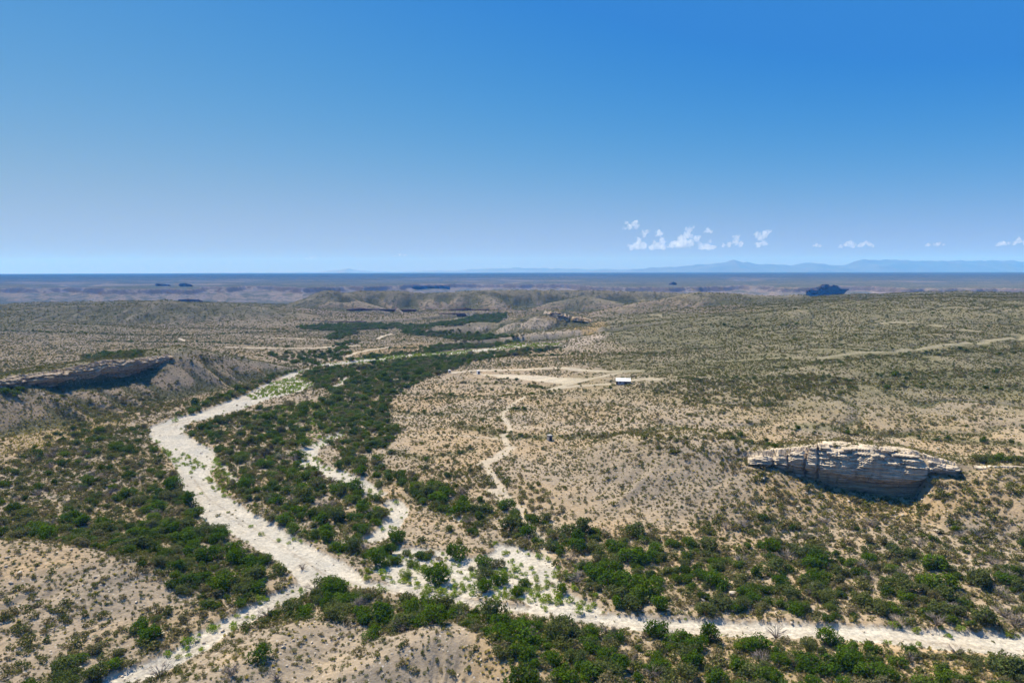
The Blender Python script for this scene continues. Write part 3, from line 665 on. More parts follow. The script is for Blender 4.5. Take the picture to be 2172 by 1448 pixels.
# ------------------------------------------------------------------ cliffs
def hash01(a, b, seed=0):
    v = np.sin(a * 127.1 + b * 311.7 + seed * 74.7) * 43758.5453
    return v - np.floor(v)
def cliff(name, pts, material, seed=0, bed=0.9, blk=5.0, amp=1.0, over=1.5, setback=2.0, back=8.0, ds=0.35, dz=0.3, sink=2.0, crack=1.2, cap_rise=0.3, cracks=(), step=0.3, led0=0.48):
    """pts: (px, py of the rim, py of the foot, distance) left to right -> one closed rock face with ledges, cracks and a rubble cap"""
    T = np.array([PD(u, vt, d) for u, vt, vb, d in pts])
    hgt = np.array([T[i][2] - PD(u, vb, d - 1.5)[2] for i, (u, vt, vb, d) in enumerate(pts)])
    seg = np.hypot(*(np.diff(T[:, :2], axis=0).T)); cum = np.concatenate([[0], np.cumsum(seg)])
    L = np.arange(0, cum[-1], ds); nL = len(L)
    tx, ty, tz, hh = (np.interp(L, cum, q) for q in (T[:, 0], T[:, 1], T[:, 2], hgt))
    for _ in range(3):
        k = max(3, int(2.0 / ds)); ker = np.ones(k) / k
        tx = np.convolve(np.pad(tx, (k // 2, k - 1 - k // 2), 'edge'), ker, 'valid'); ty = np.convolve(np.pad(ty, (k // 2, k - 1 - k // 2), 'edge'), ker, 'valid')
    gx, gy = np.gradient(tx), np.gradient(ty); gl = np.hypot(gx, gy)
    nx, ny = gy / gl, -gx / gl              # towards the camera side
    M = max(6, int((hgt.max() + sink) / dz))
    t = np.linspace(0, 1, M)[:, None]
    Lg = np.broadcast_to(L[None, :], (M, nL))
    zb = tz - hh - sink
    Zg = zb + (tz - zb) * t
    tf = (Zg - (tz - hh)) / np.maximum(hh, 0.5)
    wob = 1.2 * perlin(Lg / 14, Zg / 40, seed)
    kb = np.floor(Zg / bed + wob)
    fr = Zg / bed + wob - kb
    wob2 = 0.25 * blk * perlin(Lg / 6.0, Zg / 3.0, seed + 2) + 0.9 * blk * perlin(Lg / (blk * 4), Lg * 0 + 1.7, seed + 9)
    cb_ = np.floor((Lg + wob2) / blk); fb = (Lg + wob2) / blk - cb_
    off = amp * 0.9 * (hash01(cb_, cb_ * 0, seed) - 0.5)
    off += amp * 0.9 * (hash01(kb, np.floor((Lg + 3 * perlin(Lg / 5, Zg, seed + 3)) / (blk * 0.55)), seed + 1) - 0.5)
    off += amp * 0.8 * (hash01(kb, kb * 0 + 3, seed + 2) - 0.5)
    off -= crack * np.exp(-(np.minimum(fb, 1 - fb) * blk / 0.3) ** 2) * (hash01(cb_ + np.round(fb), np.floor(Zg / (bed * 3.5) + wob), seed + 5) > 0.62)
    off -= 0.4 * amp * np.exp(-(np.minimum(fr, 1 - fr) / 0.17) ** 2)
    cu = np.array([q[0] for q in pts], float)
    for u0, wd, dp in cracks:                # the deep gullies that split the face
        l0 = np.interp(u0, cu, cum)
        off -= dp * np.exp(-np.abs((Lg - l0 - 0.8 * perlin(Zg / 3.0, Zg * 0 + u0, seed)) / wd) ** 3) * sstep(-0.1, 0.3, tf)
    ledge = np.maximum(0, np.floor((Zg - (tz - hh * (led0 + 0.25 * perlin(Lg / 8, Lg * 0 + 5, seed + 11)))) / bed + wob) + 1)
    off -= step * ledge * (0.5 + hash01(kb, np.floor(Lg / (blk * 0.8) + kb * 0.37), seed + 13))
    off += amp * 0.5 * fbm(Lg / 3, Zg / 1.5, 3, seed + 4) + amp * 1.6 * perlin(Lg / 25, Zg / 30, seed + 6)
    off += over * sstep(0.28, 0.45, tf + 0.06 * perlin(Lg / 9, Lg * 0, seed + 7)) - setback * np.clip((tf - 0.78) / 0.22, 0, 1.2) ** 1.4
    end = np.minimum(L - L[0], L[-1] - L) / 3.0
    off = off - 2.5 * (1 - np.clip(end, 0, 1)) ** 2 + 2.5
    X = tx + nx * off; Y = ty + ny * off
    rows = [(X, Y, Zg)]
    nb = 10
    q = np.linspace(0, 1, nb + 1)[1:][:, None]
    Xc = X[-1] - nx * back * q; Yc = Y[-1] - ny * back * q
    Lc = np.broadcast_to(L, Xc.shape)
    gz = land(Xc.ravel(), Yc.ravel()).reshape(Xc.shape)
    Zc = (np.maximum(tz, gz + 0.35) if back < 20 else tz) * (1 - q) + (gz + 0.35 - 1.0 * q ** 3) * q + cap_rise * (np.floor(2.5 * (0.5 + 0.8 * fbm(Lc / 3.0, Yc / 3.0, 3, seed + 8))) / 2.5) * (1 - q ** 2)
    rows.append((Xc, Yc, Zc))
    V = np.stack([np.concatenate([r[i] for r in rows]).ravel() for i in range(3)], 1)
    nr = M + nb
    i = (np.arange(nr - 1)[:, None] * nL + np.arange(nL - 1)[None, :]).ravel()
    F = np.stack([i, i + 1, i + 1 + nL, i + nL], 1)
    return link(name, fast_mesh(name, V, F, False), material)

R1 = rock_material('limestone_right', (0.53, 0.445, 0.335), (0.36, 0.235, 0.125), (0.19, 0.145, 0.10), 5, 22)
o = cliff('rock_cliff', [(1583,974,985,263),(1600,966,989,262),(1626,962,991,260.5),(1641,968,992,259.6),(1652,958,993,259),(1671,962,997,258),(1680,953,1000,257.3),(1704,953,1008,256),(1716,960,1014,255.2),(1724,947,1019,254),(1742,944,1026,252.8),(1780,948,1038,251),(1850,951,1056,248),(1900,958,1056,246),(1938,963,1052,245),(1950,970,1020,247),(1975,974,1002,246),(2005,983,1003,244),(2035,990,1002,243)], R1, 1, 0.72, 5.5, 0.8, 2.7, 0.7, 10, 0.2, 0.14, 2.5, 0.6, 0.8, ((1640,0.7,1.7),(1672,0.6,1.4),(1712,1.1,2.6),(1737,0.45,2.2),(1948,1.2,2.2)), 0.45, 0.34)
tag(o, 'broad layered pale limestone cliff with a dark overhung base on the right slope', 'cliff')
o = cliff('rock_cliff', [(2062,991,995,243),(2085,990,994,242.2),(2120,991,995,241.4),(2172,991,995,240),(2300,994,999,238)], R1, 3, 0.5, 3, 0.5, 0.3, 0.4, 3, 0.25, 0.15, 1, 0.4, 0.4)
tag(o, 'low pale rock ledge running along the ridge to the right edge', 'ledge')
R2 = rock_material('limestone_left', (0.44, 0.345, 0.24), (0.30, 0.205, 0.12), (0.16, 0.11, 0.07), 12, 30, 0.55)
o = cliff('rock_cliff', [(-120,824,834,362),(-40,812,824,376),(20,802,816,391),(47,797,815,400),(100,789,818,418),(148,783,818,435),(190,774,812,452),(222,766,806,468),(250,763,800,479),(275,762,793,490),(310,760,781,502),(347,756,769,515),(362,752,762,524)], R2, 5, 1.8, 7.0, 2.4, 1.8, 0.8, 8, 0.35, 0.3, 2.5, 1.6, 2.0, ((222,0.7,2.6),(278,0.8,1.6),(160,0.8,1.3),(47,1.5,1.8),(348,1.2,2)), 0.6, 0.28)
tag(o, 'long grey brown limestone cliff along the mesa rim above the shaded slope at left', 'cliff')
R3 = rock_material('crag_rock', (0.60, 0.49, 0.36), (0.50, 0.37, 0.23), (0.3, 0.2, 0.12), 25, 34)
o = cliff('rock_cliff', [(1150,671,675,927),(1162,664,676,923),(1176,661.5,678,920),(1190,665,679,918),(1207,675,680,916)], R3, 9, 1.6, 6, 1.6, 0.0, 0.6, 9, 0.6, 0.4, 0.6, 1.2, 1.2, step=1.5, led0=0.95)
tag(o, 'larger left crag of tan rock near the top of the pointed hill', 'crag')
o = cliff('rock_cliff', [(1211,675,678,915),(1222,671.5,680,913),(1240,675,682,911),(1258,682,685,909)], R3, 12, 1.6, 6, 1.5, 0.0, 0.6, 8, 0.6, 0.4, 0.6, 1.2, 1, step=1.5, led0=0.95)
tag(o, 'smaller right crag of tan rock on the shoulder of the pointed hill', 'crag')
R4 = rock_material('dark_bluff_rock', (0.15, 0.105, 0.085), (0.085, 0.06, 0.055), (0.07, 0.05, 0.045), -5, 18)
for pts, sd, lab in [
  ([(735,655,660,1470),(760,652,662,1455),(800,654,663,1450),(850,655,662,1452),(885,655,660,1460)], 15, 'long dark bluff at the foot of the steep range across the valley'),
  ([(620,682,687,1178),(650,680,689,1176),(700,680,688,1185),(780,681,686,1195)], 17, 'low dark bank on the left above the far green tree belt'),
  ([(930,664,671,1325),(960,663,672,1322),(984,663,674,1322),(986,668,673,1335)], 19, 'short dark bank beside the small bright gravel bars'),
  ([(950,656,660,1450),(985,652,664,1440),(1000,655,665,1448),(1040,655,661,1455)], 21, 'short reddish dark bluff above the far green trees')]:
    tag(cliff('rock_cliff', pts, R4, sd, 3.0, 14, 2.0, 2.0, 2, 8, 1.5, 0.8, 3, 4, 0.8), lab, 'bluff')
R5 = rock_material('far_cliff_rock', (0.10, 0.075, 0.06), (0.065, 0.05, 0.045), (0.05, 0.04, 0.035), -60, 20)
for pts, sd, lab in [
  ([(1710,620,630,3000),(1714,614,630,2985),(1726,612,630,2980),(1738,609,629,2975),(1744,604,628,2960),(1758,604,627,2960),(1761,608,627,2985),(1767,605,626,2960),(1778,607,624,2960),(1781,613,622,2970),(1800,614,617,3000)], 23, 'dark blue shaded canyon cliff standing far off beyond the right plateau'),
  ([(372,635,641,2450),(400,632,641,2440),(420,634,641,2440),(432,637,640,2450)], 25, 'low dark shaded cliff behind the left skyline hills'),
  ([(328,600,604,4100),(345,600,606,4080),(358,602,605,4090)], 27, 'left one of two small dark far cliffs under the horizon'),
  ([(378,600,605,4100),(392,599,606,4080),(404,602,606,4090)], 29, 'right one of two small dark far cliffs under the horizon'),
  ([(868,608,611,3900),(890,605,611,3880),(905,605,610,3880),(918,606,610,3890),(935,604,610,3890),(955,607,609,3900)], 31, 'far dark cliff band behind the middle range'),
  ([(1418,602,605,3600),(1428,598,604,3590),(1436,602,604,3600)], 33, 'tiny dark notch cliff on the far canyon wall')]:
    if sd != 25: foot = at([p[0] for p in pts], [p[2] for p in pts], 1380); dm = float(np.median(foot[:, 1])); pts = [(p[0], p[1], p[2], dm - 0.02 * dm + (p[3] - pts[0][3]) * 0.5) for p in pts]
    tag(cliff('rock_cliff', pts, R5, sd, 8.0, 30, 12.0, 3.0, 3, 60, 3, 2.0, 4, 16, 1.0), lab, 'cliff')

# ------------------------------------------------------------------ plants
def leaf_cloud(centers, radii, n, size, seed, flat=0.0, shell=(0.65, 1.0), zmin=0.05, squash=1.0):
    """many small leaf sprays spread through the volume of several lobes"""
    g = np.random.default_rng(seed)
    centers = np.array(centers); radii = np.array(radii)
    k = g.choice(len(radii), n * 2, p=radii ** 2 / (radii ** 2).sum())
    d = g.normal(size=(n * 2, 3)); d /= np.linalg.norm(d, axis=1)[:, None]
    rr = g.uniform(*shell, n * 2) ** 0.7
    bump = 1 + 0.38 * np.sin(d[:, 0] * 5 + k) * np.sin(d[:, 1] * 6 + 2 * k) + 0.2 * np.sin(d[:, 2] * 9 + k)
    p = centers[k] + d * (radii[k] * rr * bump)[:, None] * np.array([1, 1, squash])
    deep = np.zeros(n * 2, bool)
    for c, r in zip(centers, radii):
        deep |= np.linalg.norm((p - c) / np.array([1, 1, squash]), axis=1) < r * 0.55
    keep = (~deep) & (p[:, 2] > zmin)
    p = p[keep][:n]; d = d[keep][:n]; m = len(p)
    nr = d + g.normal(size=(m, 3)) * 0.55; nr /= np.linalg.norm(nr, axis=1)[:, None]
    a = np.cross(nr, g.normal(size=(m, 3))); a /= np.linalg.norm(a, axis=1)[:, None]
    b = np.cross(nr, a)
    s = g.uniform(0.6, 1.25, m)[:, None] * size
    V = np.stack([p - a * s, p - b * s * 0.55 + nr * s * 0.15, p + a * s, p + b * s * 0.55 + nr * s * 0.15], 1).reshape(-1, 3)
    F = np.arange(m * 4).reshape(m, 4)
    t = np.repeat(g.uniform(0.75, 1.3, m), 4)
    tint = np.stack([t * np.repeat(g.uniform(0.92, 1.12, m), 4), t, t * 0.95], 1)
    return V, F, tint
def lobes(seed, R, H, n, rmin, rmax):
    g = np.random.default_rng(seed); C, r = [], []
    for i in range(n):
        a = g.uniform(0, 2 * np.pi); q = math.sqrt(g.uniform(0, 1)) * R * 0.72
        rad = g.uniform(rmin, rmax); top = H * (1 - 0.55 * (q / R) ** 2) - rad
        C.append((q * math.cos(a), q * math.sin(a), max(rad * 0.55, top * g.uniform(0.55, 1.0)))); r.append(rad)
    return C, r
def cloud_mesh(name, args, material):
    V, F, t = args
    me = fast_mesh(name, V, F, False); color_attr(me, 'tint', t); me.materials.append(material)
    return me
GREENS = dict(
  dark=leaf_material('mesquite_dark', [(0, (0.04637, 0.08758, 0.007728)), (1, (0.0747, 0.1288, 0.01159))]),
  grey=leaf_material('mesquite_grey', [(0, (0.08004, 0.1049, 0.03588)), (1, (0.0966, 0.1104, 0.03588))]),
  bright=leaf_material('mesquite_bright', [(0, (0.056, 0.105, 0.008)), (1, (0.076, 0.118, 0.011))]),
  mixed=leaf_material('mesquite_mixed', [(0, (0.048, 0.078, 0.012)), (0.3, (0.064, 0.098, 0.018)), (0.5, (0.09, 0.135, 0.018)), (0.68, (0.098, 0.115, 0.04)), (0.86, (0.115, 0.118, 0.06)), (1, (0.15, 0.13, 0.075))]),
  shrub=leaf_material('shrub_leaves', [(0, (0.07128, 0.09331, 0.02203)), (0.3, (0.1296, 0.1296, 0.03888)), (0.55, (0.1102, 0.1166, 0.04925)), (0.8, (0.162, 0.1361, 0.0648)), (1, (0.1814, 0.149, 0.0972))], 0.2),
  lime=leaf_material('seepwillow_leaves', [(0, (0.1361, 0.2138, 0.02074)), (0.5, (0.1944, 0.2592, 0.02592)), (1, (0.1555, 0.1814, 0.0324))], 0.3),
  straw=leaf_material('dry_grass_blades', [(0, (0.4406, 0.3499, 0.1555)), (1, (0.337, 0.2851, 0.1296))], 0.3),
  twig=leaf_material('dead_twigs', [(0, (0.1944, 0.162, 0.1361)), (1, (0.2462, 0.2138, 0.1879))], 0.0))
BARK = plain_material('bark', (0.12, 0.09, 0.065))
STONE = plain_material('pale_stone', (0.36, 0.31, 0.245), 0.9, 0.3, 0.7)

def trunk_geo(seed, R, H, n=4):
    g = random.Random(seed); parts = []
    for i in range(n):
        a = 2 * math.pi * (i + g.uniform(-0.3, 0.3)) / n
        p1 = (math.cos(a) * R * 0.22, math.sin(a) * R * 0.22, H * 0.3); p2 = (math.cos(a) * R * 0.5, math.sin(a) * R * 0.5, H * 0.62)
        parts += [tube((math.cos(a) * 0.1, math.sin(a) * 0.1, -0.3), p1, 0.16, 0.11), tube(p1, p2, 0.11, 0.05)]
        b = a + g.uniform(0.4, 0.9); p3 = (p1[0] + math.cos(b) * R * 0.3, p1[1] + math.sin(b) * R * 0.3, H * 0.6)
        parts.append(tube(p1, p3, 0.08, 0.03))
    return join(parts)
def twig_geo(seed, R, H, n=26):
    g = random.Random(seed); parts = []
    for i in range(n):
        a = g.uniform(0, 6.283); q = g.uniform(0.25, 1) * R; h = H * (1 - 0.45 * (q / R) ** 2) * g.uniform(0.7, 1)
        m = (math.cos(a) * q * 0.5, math.sin(a) * q * 0.5, h * 0.6)
        e = (math.cos(a + 0.2) * q, math.sin(a + 0.2) * q, h)
        parts += [tube((0, 0, -0.1), m, 0.05, 0.035, 4), tube(m, e, 0.035, 0.015, 4)]
        for k in range(3):
            b = a + g.uniform(-0.9, 0.9); f = g.uniform(0.3, 0.9)
            s = tuple(m[j] + (e[j] - m[j]) * f for j in range(3))
            parts.append(tube(s, (s[0] + math.cos(b) * 0.4 * R, s[1] + math.sin(b) * 0.4 * R, s[2] + g.uniform(0.05, 0.35) * H), 0.022, 0.01, 3))
    V = []; F = []
    for v, f in parts:
        o = len(V); V += list(v); F += [tuple(i + o for i in q) for q in f]
    return np.array(V), np.array(F), np.ones((len(V), 3))

TREE_R, TREE_H = 2.6, 3.7
NVAR = 5
crown_geo = [leaf_cloud(*lobes(100 + i, TREE_R, TREE_H, 9 + i % 3, 0.6, 1.3), 1350, 0.205, 200 + i) for i in range(NVAR)]
trunk_mesh = []
for i in range(NVAR):
    v, f = trunk_geo(50 + i, TREE_R, TREE_H); me = fast_mesh('trunk', v, f); me.materials.append(BARK); trunk_mesh.append(me)
crown_mesh = {(k, i): cloud_mesh('crown', crown_geo[i], GREENS[k]) for k in ('dark', 'grey', 'bright') for i in range(NVAR)}
tree_mesh = []                          # crown and trunk together, for the mass of far trees
for i in range(NVAR):
    V, F, t = crown_geo[i]; tv, tf_ = trunk_geo(50 + i, TREE_R, TREE_H)
    V2 = np.vstack([V, np.array(tv)]); F2 = np.vstack([F, np.array(tf_) + len(V)]); t2 = np.vstack([t, np.full((len(tv), 3), 1.2)])
    tree_mesh.append(cloud_mesh('mesquite_trees', (V2, F2, t2), GREENS['mixed']))
SHR = 5
def shrub_geo(i):
    C, r = lobes(300 + i, 0.72, 0.85, 5, 0.22, 0.38)
    return leaf_cloud(C, r, 150, 0.105, 320 + i, zmin=0.0)
shrub_mesh = [cloud_mesh('shrub', shrub_geo(i), GREENS['shrub']) for i in range(SHR)]
def lime_geo(i):
    C, r = lobes(400 + i, 0.95, 1.15, 6, 0.28, 0.5)
    return leaf_cloud(C, r, 260, 0.12, 420 + i, zmin=0.0)
lime_mesh = [cloud_mesh('seepwillow', lime_geo(i), GREENS['lime']) for i in range(4)]
def grass_geo(i):
    g = np.random.default_rng(500 + i); n = 60
    a = g.uniform(0, 2 * np.pi, n); q = g.uniform(0.1, 0.5, n); h = g.uniform(0.25, 0.6, n)
    e = np.stack([np.cos(a) * q, np.sin(a) * q, h], 1); s = e * np.array([0.25, 0.25, 0]); w = np.stack([-np.sin(a), np.cos(a), a * 0], 1) * 0.05
    V = np.stack([s - w, s + w, e + w * 0.5, e - w * 0.5], 1).reshape(-1, 3)
    return V, np.arange(n * 4).reshape(n, 4), np.ones((n * 4, 3))
grass_mesh = [cloud_mesh('dry_grass', grass_geo(i), GREENS['straw']) for i in range(3)]
dead_mesh = [cloud_mesh('dead_bush', twig_geo(600 + i, 1.7, 2.0), GREENS['twig']) for i in range(3)]
def rock_geo(seed):
    g = np.random.default_rng(seed)
    import bmesh
    bm = bmesh.new(); bmesh.ops.create_icosphere(bm, subdivisions=2, radius=0.5)
    V = np.array([v.co[:] for v in bm.verts]); F = np.array([[v.index for v in f.verts] for f in bm.faces]); bm.free()
    for _ in range(9):
        n = g.normal(size=3); n /= np.linalg.norm(n); dd = V @ n; lim = g.uniform(0.25, 0.42)
        V = V - np.outer(np.maximum(dd - lim, 0), n)
    V = V * np.array([1.2, 0.9, 0.75]) + np.array([0, 0, 0.15])
    return V, F
rock_mesh = []
for i in range(4):
    v, f = rock_geo(700 + i); me = fast_mesh('boulder', v, f); me.materials.append(STONE); rock_mesh.append(me)

def scatter_stuff(name, meshes, xyz, scale, label):
    """one object of uncountable plants: points that carry copies of a few shapes"""
    if len(xyz) == 0: return
    src = bpy.data.collections.new(name + '_shapes')
    for i, me in enumerate(meshes):
        src.objects.link(bpy.data.objects.new(f'{name}_shape_{i}', me))
    n = len(xyz)
    me = bpy.data.meshes.new(name); me.vertices.add(n); me.vertices.foreach_set('co', np.asarray(xyz, np.float32).ravel())
    a = me.attributes.new('pick', 'INT', 'POINT'); a.data.foreach_set('value', rng.integers(0, len(meshes), n).astype(np.int32))
    a = me.attributes.new('turn', 'FLOAT_VECTOR', 'POINT')
    t = np.zeros((n, 3), np.float32); t[:, 2] = rng.uniform(0, 6.283, n); t[:, :2] = rng.normal(0, 0.08, (n, 2)); a.data.foreach_set('vector', t.ravel())
    a = me.attributes.new('size', 'FLOAT_VECTOR', 'POINT'); a.data.foreach_set('vector', np.asarray(scale, np.float32).ravel())
    o = bpy.data.objects.new(name, me); COL.objects.link(o)
    ng = bpy.data.node_groups.new(name, 'GeometryNodeTree')
    ng.interface.new_socket('Geometry', in_out='INPUT', socket_type='NodeSocketGeometry'); ng.interface.new_socket('Geometry', in_out='OUTPUT', socket_type='NodeSocketGeometry')
    gi = ng.nodes.new('NodeGroupInput'); go = ng.nodes.new('NodeGroupOutput')
    iop = ng.nodes.new('GeometryNodeInstanceOnPoints'); ci = ng.nodes.new('GeometryNodeCollectionInfo')
    ci.inputs[0].default_value = src; ci.inputs['Separate Children'].default_value = True; ci.inputs['Reset Children'].default_value = True
    def attr(nm, ty):
        q = ng.nodes.new('GeometryNodeInputNamedAttribute'); q.data_type = ty; q.inputs['Name'].default_value = nm
        return [s for s in q.outputs if s.name == 'Attribute' and s.enabled][0] if any(s.name == 'Attribute' and s.enabled for s in q.outputs) else q.outputs[0]
    ng.links.new(gi.outputs[0], iop.inputs['Points']); ng.links.new(ci.outputs[0], iop.inputs['Instance'])
    iop.inputs['Pick Instance'].default_value = True
    ng.links.new(attr('pick', 'INT'), iop.inputs['Instance Index'])
    er = ng.nodes.new('FunctionNodeEulerToRotation'); ng.links.new(attr('turn', 'FLOAT_VECTOR'), er.inputs[0]); ng.links.new(er.outputs[0], iop.inputs['Rotation'])
    ng.links.new(attr('size', 'FLOAT_VECTOR'), iop.inputs['Scale'])
    ng.links.new(iop.outputs[0], go.inputs[0])
    md = o.modifiers.new('scatter', 'NODES'); md.node_group = ng
    o['kind'] = 'stuff'
    return o

def jitter_grid(sp, ymin, ymax, half=0.88):
    gx = np.arange(-ymax * half, ymax * half, sp); gy = np.arange(ymin, ymax, sp)
    X, Y = np.meshgrid(gx, gy); X = X + rng.uniform(-0.5, 0.5, X.shape) * sp; Y = Y + rng.uniform(-0.5, 0.5, Y.shape) * sp
    x, y = X.ravel(), Y.ravel()
    m = np.abs(x) < y * half + 12
    return x[m], y[m]
def pixel(x, y, z):              # back to photograph pixels
    dy = y * CP - (z - CAM_H) * SP; up = y * SP + (z - CAM_H) * CP
    return 1086 + FPX * x / dy, 724 - FPX * up / dy

# single trees one can pick out: (px, py of foot, crown width m, height m, colour, variant, label)
HAND = [
 (925,1226,9.0,6.6,'dark',0,'large round dark green tree standing alone on the white gravel flat'),
 (1040,1318,8.5,7.5,'grey',1,'tall feathery grey green tree at the near edge of the wash'),
 (795,1192,8.5,6.5,'dark',2,'big dark tree at the left end of the white gravel flat'),
 (400,1072,7.0,7.0,'dark',3,'tall dark tree leaning over the white wash at its bend'),
 (1080,1366,4.2,3.8,'bright',4,'compact bright green bush behind the pale mound on its right side'),
 (1195,1446,7.2,4.2,'bright',0,'broad bright green bush cut by the bottom edge of the view'),
 (553,1398,5.8,4.0,'dark',1,'rounded green bush alone on the bare sandy mound'),
 (1762,1368,7.0,4.5,'dark',2,'dark green tree standing out against the wash on its near side'),
 (1505,1360,6.5,5.2,'bright',3,'upright leafy tree at the near edge of the wash at right'),
 (1056,1232,6.0,4.2,'dark',4,'dark round tree in the middle of the gravel flat'),
 (1190,1250,4.6,3.6,'bright',1,'small round green tree at the right end of the gravel flat'),
 (1395,1352,7.0,5.0,'dark',0,'dark spreading tree on the near bank where the wash narrows'),
 (605,1110,7.0,4.2,'dark',2,'dark tree touching the upper side of the wide white wash'),
 (690,1145,7.5,4.4,'bright',3,'light green spreading tree on the upper side of the wide wash'),
 (968,1178,7.8,6.0,'dark',1,'dark tree at the upper edge of the gravel flat'),
 (835,1148,8.0,5.0,'dark',4,'dark broad tree between two white side channels'),
]
hp = W([(h[0], h[1]) for h in HAND])

def plant_all():
    # ---- mesquite
    x, y = jitter_grid(3.9, 118, 1480)
    dens = np.zeros(len(x)); reg = np.full(len(x), '', dtype=object)
    for a, w, nm in TREES:
        q = a.mask(x, y) * w
        m = q > dens; dens[m] = q[m]; reg[m] = nm
    gl = amask(GREEN_LINES, x, y)
    ws = wash_mask(x, y); rd = np.maximum(amask(ROADS, x, y), amask(TRAILS, x, y))
    cl = fbm(x / 13, y / 13, 3, 81)
    loose = 0.006 * sstep(140, 200, y)
    p = np.maximum(dens * np.clip(0.85 + 1.5 * cl, 0, 1.3), gl * 0.28) + loose
    core = WASH[0].mask(x, y)
    p = p * (1 - 0.8 * amask(LIME, x, y))
    p = p * (1 - sstep(0.3, 0.6, ws) * np.where(reg == 'gravel', 0.25, 0.85)) * (1 - sstep(0.15, 0.5, core)) * (1 - rd)
    ok = rng.uniform(0, 1, len(x)) < p
    for q in hp: ok &= np.hypot(x - q[0], y - q[1]) > 4.2
    for f in (1.014, 1.030): ok &= ~((np.max([WASH[q].mask(x * f, y * f) for q in range(4)], 0) > 0.5) & (rng.uniform(0, 1, len(x)) < 0.93))
    x, y, reg, cl, dens = x[ok], y[ok], reg[ok], cl[ok], dens[ok]
    z = ground_z(x, y)
    s = np.clip(rng.lognormal(-0.06, 0.30, len(x)) * (0.88 + 0.35 * cl), 0.35, 1.6)
    s[(reg == '')] *= 0.55; s[reg == 'left_flat'] *= 0.8; s[reg == 'slope_foot'] *= 0.7
    sc = np.stack([s * rng.uniform(0.9, 1.2, len(s)), s * rng.uniform(0.9, 1.2, len(s)), s * rng.uniform(0.72, 1.08, len(s))], 1)
    u, v = pixel(x, y, z)
    vis = (u > -15) & (u < 2187) & (v < 1462)
    size = s / np.hypot(x, y) * vis
    order = np.argsort(-size)
    ind = order[:284]
    rest = np.setdiff1d(np.arange(len(x)), ind)
    place = {
     'near_bank': lambda u, v: 'in the thicket between the dirt track and the pale mound' if u < 700 else ('in the tree belt between the wash and the pale mound' if u < 1060 and v < 1400 else ('on sandy ground below the wash, right of the pale mound' if u < 1500 else 'in the thick growth filling the corner below the wash')),
     'far_bank': lambda u, v: 'in the belt above the straight wash, below the layered cliff' if u > 1550 else 'in the belt above the wash, right of the gravel flat',
     'left_bank': lambda u, v: 'in the dense wood left of the wide wash',
     'left_flat': lambda u, v: 'on the brushy flat below the mesa slope',
     'track': lambda u, v: 'beside the dirt track on its sandy left side',
     'gravel': lambda u, v: 'scattered over the white gravel flat',
     'middle': lambda u, v: 'in the belt above the gravel flat at the hill foot',
     'island': lambda u, v: 'on the wooded island between the white channels',
     'corridor': lambda u, v: 'in the dark green corridor along the valley',
     'slope_foot': lambda u, v: 'on the stony slope foot under the bluff'}
    for i in ind:
        k = random.choices(['dark', 'bright', 'grey'], [0.38, 0.2, 0.42])[0]
        nmv = random.randrange(NVAR)
        r = empty('mesquite_tree', (x[i], y[i], z[i] - 0.1), random.uniform(0, 6.28)); r.scale = sc[i]
        where = place.get(reg[i], lambda u, v: 'standing apart on open stony ground')(u[i], v[i])
        big = 'tall' if sc[i][2] * TREE_H > 3.6 else 'low'
        cn = dict(dark='dark green', bright='bright green', grey='grey green')[k]
        tag(r, f'{big} {cn} mesquite {where}', 'tree', f'{big} {cn} mesquites {where}')
        link('crown', crown_mesh[k, nmv], None, r); link('trunk', trunk_mesh[nmv], None, r)
    for (pu, pv, wd, ht, k, nmv, lab), q in zip(HAND, hp):
        r = empty('mesquite_tree', (q[0], q[1], ground_z(q[0], q[1])[0] - 0.1), random.uniform(0, 6.28)); r.scale = (wd / 5.4, wd / 5.4, ht / 3.7)
        tag(r, lab, 'tree'); link('crown', crown_mesh[k, nmv], None, r); link('trunk', trunk_mesh[nmv], None, r)
    scatter_stuff('mesquite_woodland', tree_mesh, np.stack([x, y, z - 0.1], 1)[rest], sc[rest], '')
    tx, ty = x, y
    # ---- small shrubs
    P = []
    for sp, y0, y1 in ((1.15, 112, 330), (1.6, 330, 640), (2.4, 640, 1050), (4.0, 1050, 1750)):
        xx, yy = jitter_grid(sp, y0, y1, 0.86)
        d = np.zeros(len(xx))
        for a, w, nm in TREES: d = np.maximum(d, a.mask(xx, yy) * w)
        n1 = fbm(xx / 45, yy / 45, 3, 83); n2 = fbm(xx / 9, yy / 9, 3, 84)
        w_ = wash_mask(xx, yy); rd_ = np.maximum(amask(ROADS, xx, yy), amask(TRAILS, xx, yy)); ba = amask(BARE, xx, yy); g_ = amask(GREEN_LINES, xx, yy)
        hz = land(xx, yy)
        dn = 0.64 + 0.6 * n1 + 0.5 * n2 + 0.45 * fbm(xx / 150, yy / 110, 3, 97) + 0.9 * np.clip(conc_at(xx, yy) / 0.08, -0.4, 1) * sstep(240, 330, yy) + 0.25 * sstep(8, 26, hz) + 0.3 * g_ - 0.38 * ba - 0.2 * amask(SANDY, xx, yy)
        dn *= (1 - sstep(0.2, 0.5, w_) * 0.985) * (1 - rd_)
        k = rng.uniform(0, 1, len(xx)) < np.clip(dn, 0.02 * (w_ < 0.2), 0.9) * 0.8
        for f in (1.006, 1.012): k &= ~(amask(ROADS, xx * f, yy * f) > 0.5)
        grow = {1.15: 0.82, 1.6: 1.0, 2.4: 1.25, 4.0: 1.7}[sp]
        sz = np.clip(rng.lognormal(-0.15, 0.35, k.sum()), 0.35, 2.2) * grow * (1 + 0.3 * g_[k])
        P.append(np.stack([xx[k], yy[k], hz[k], sz], 1))
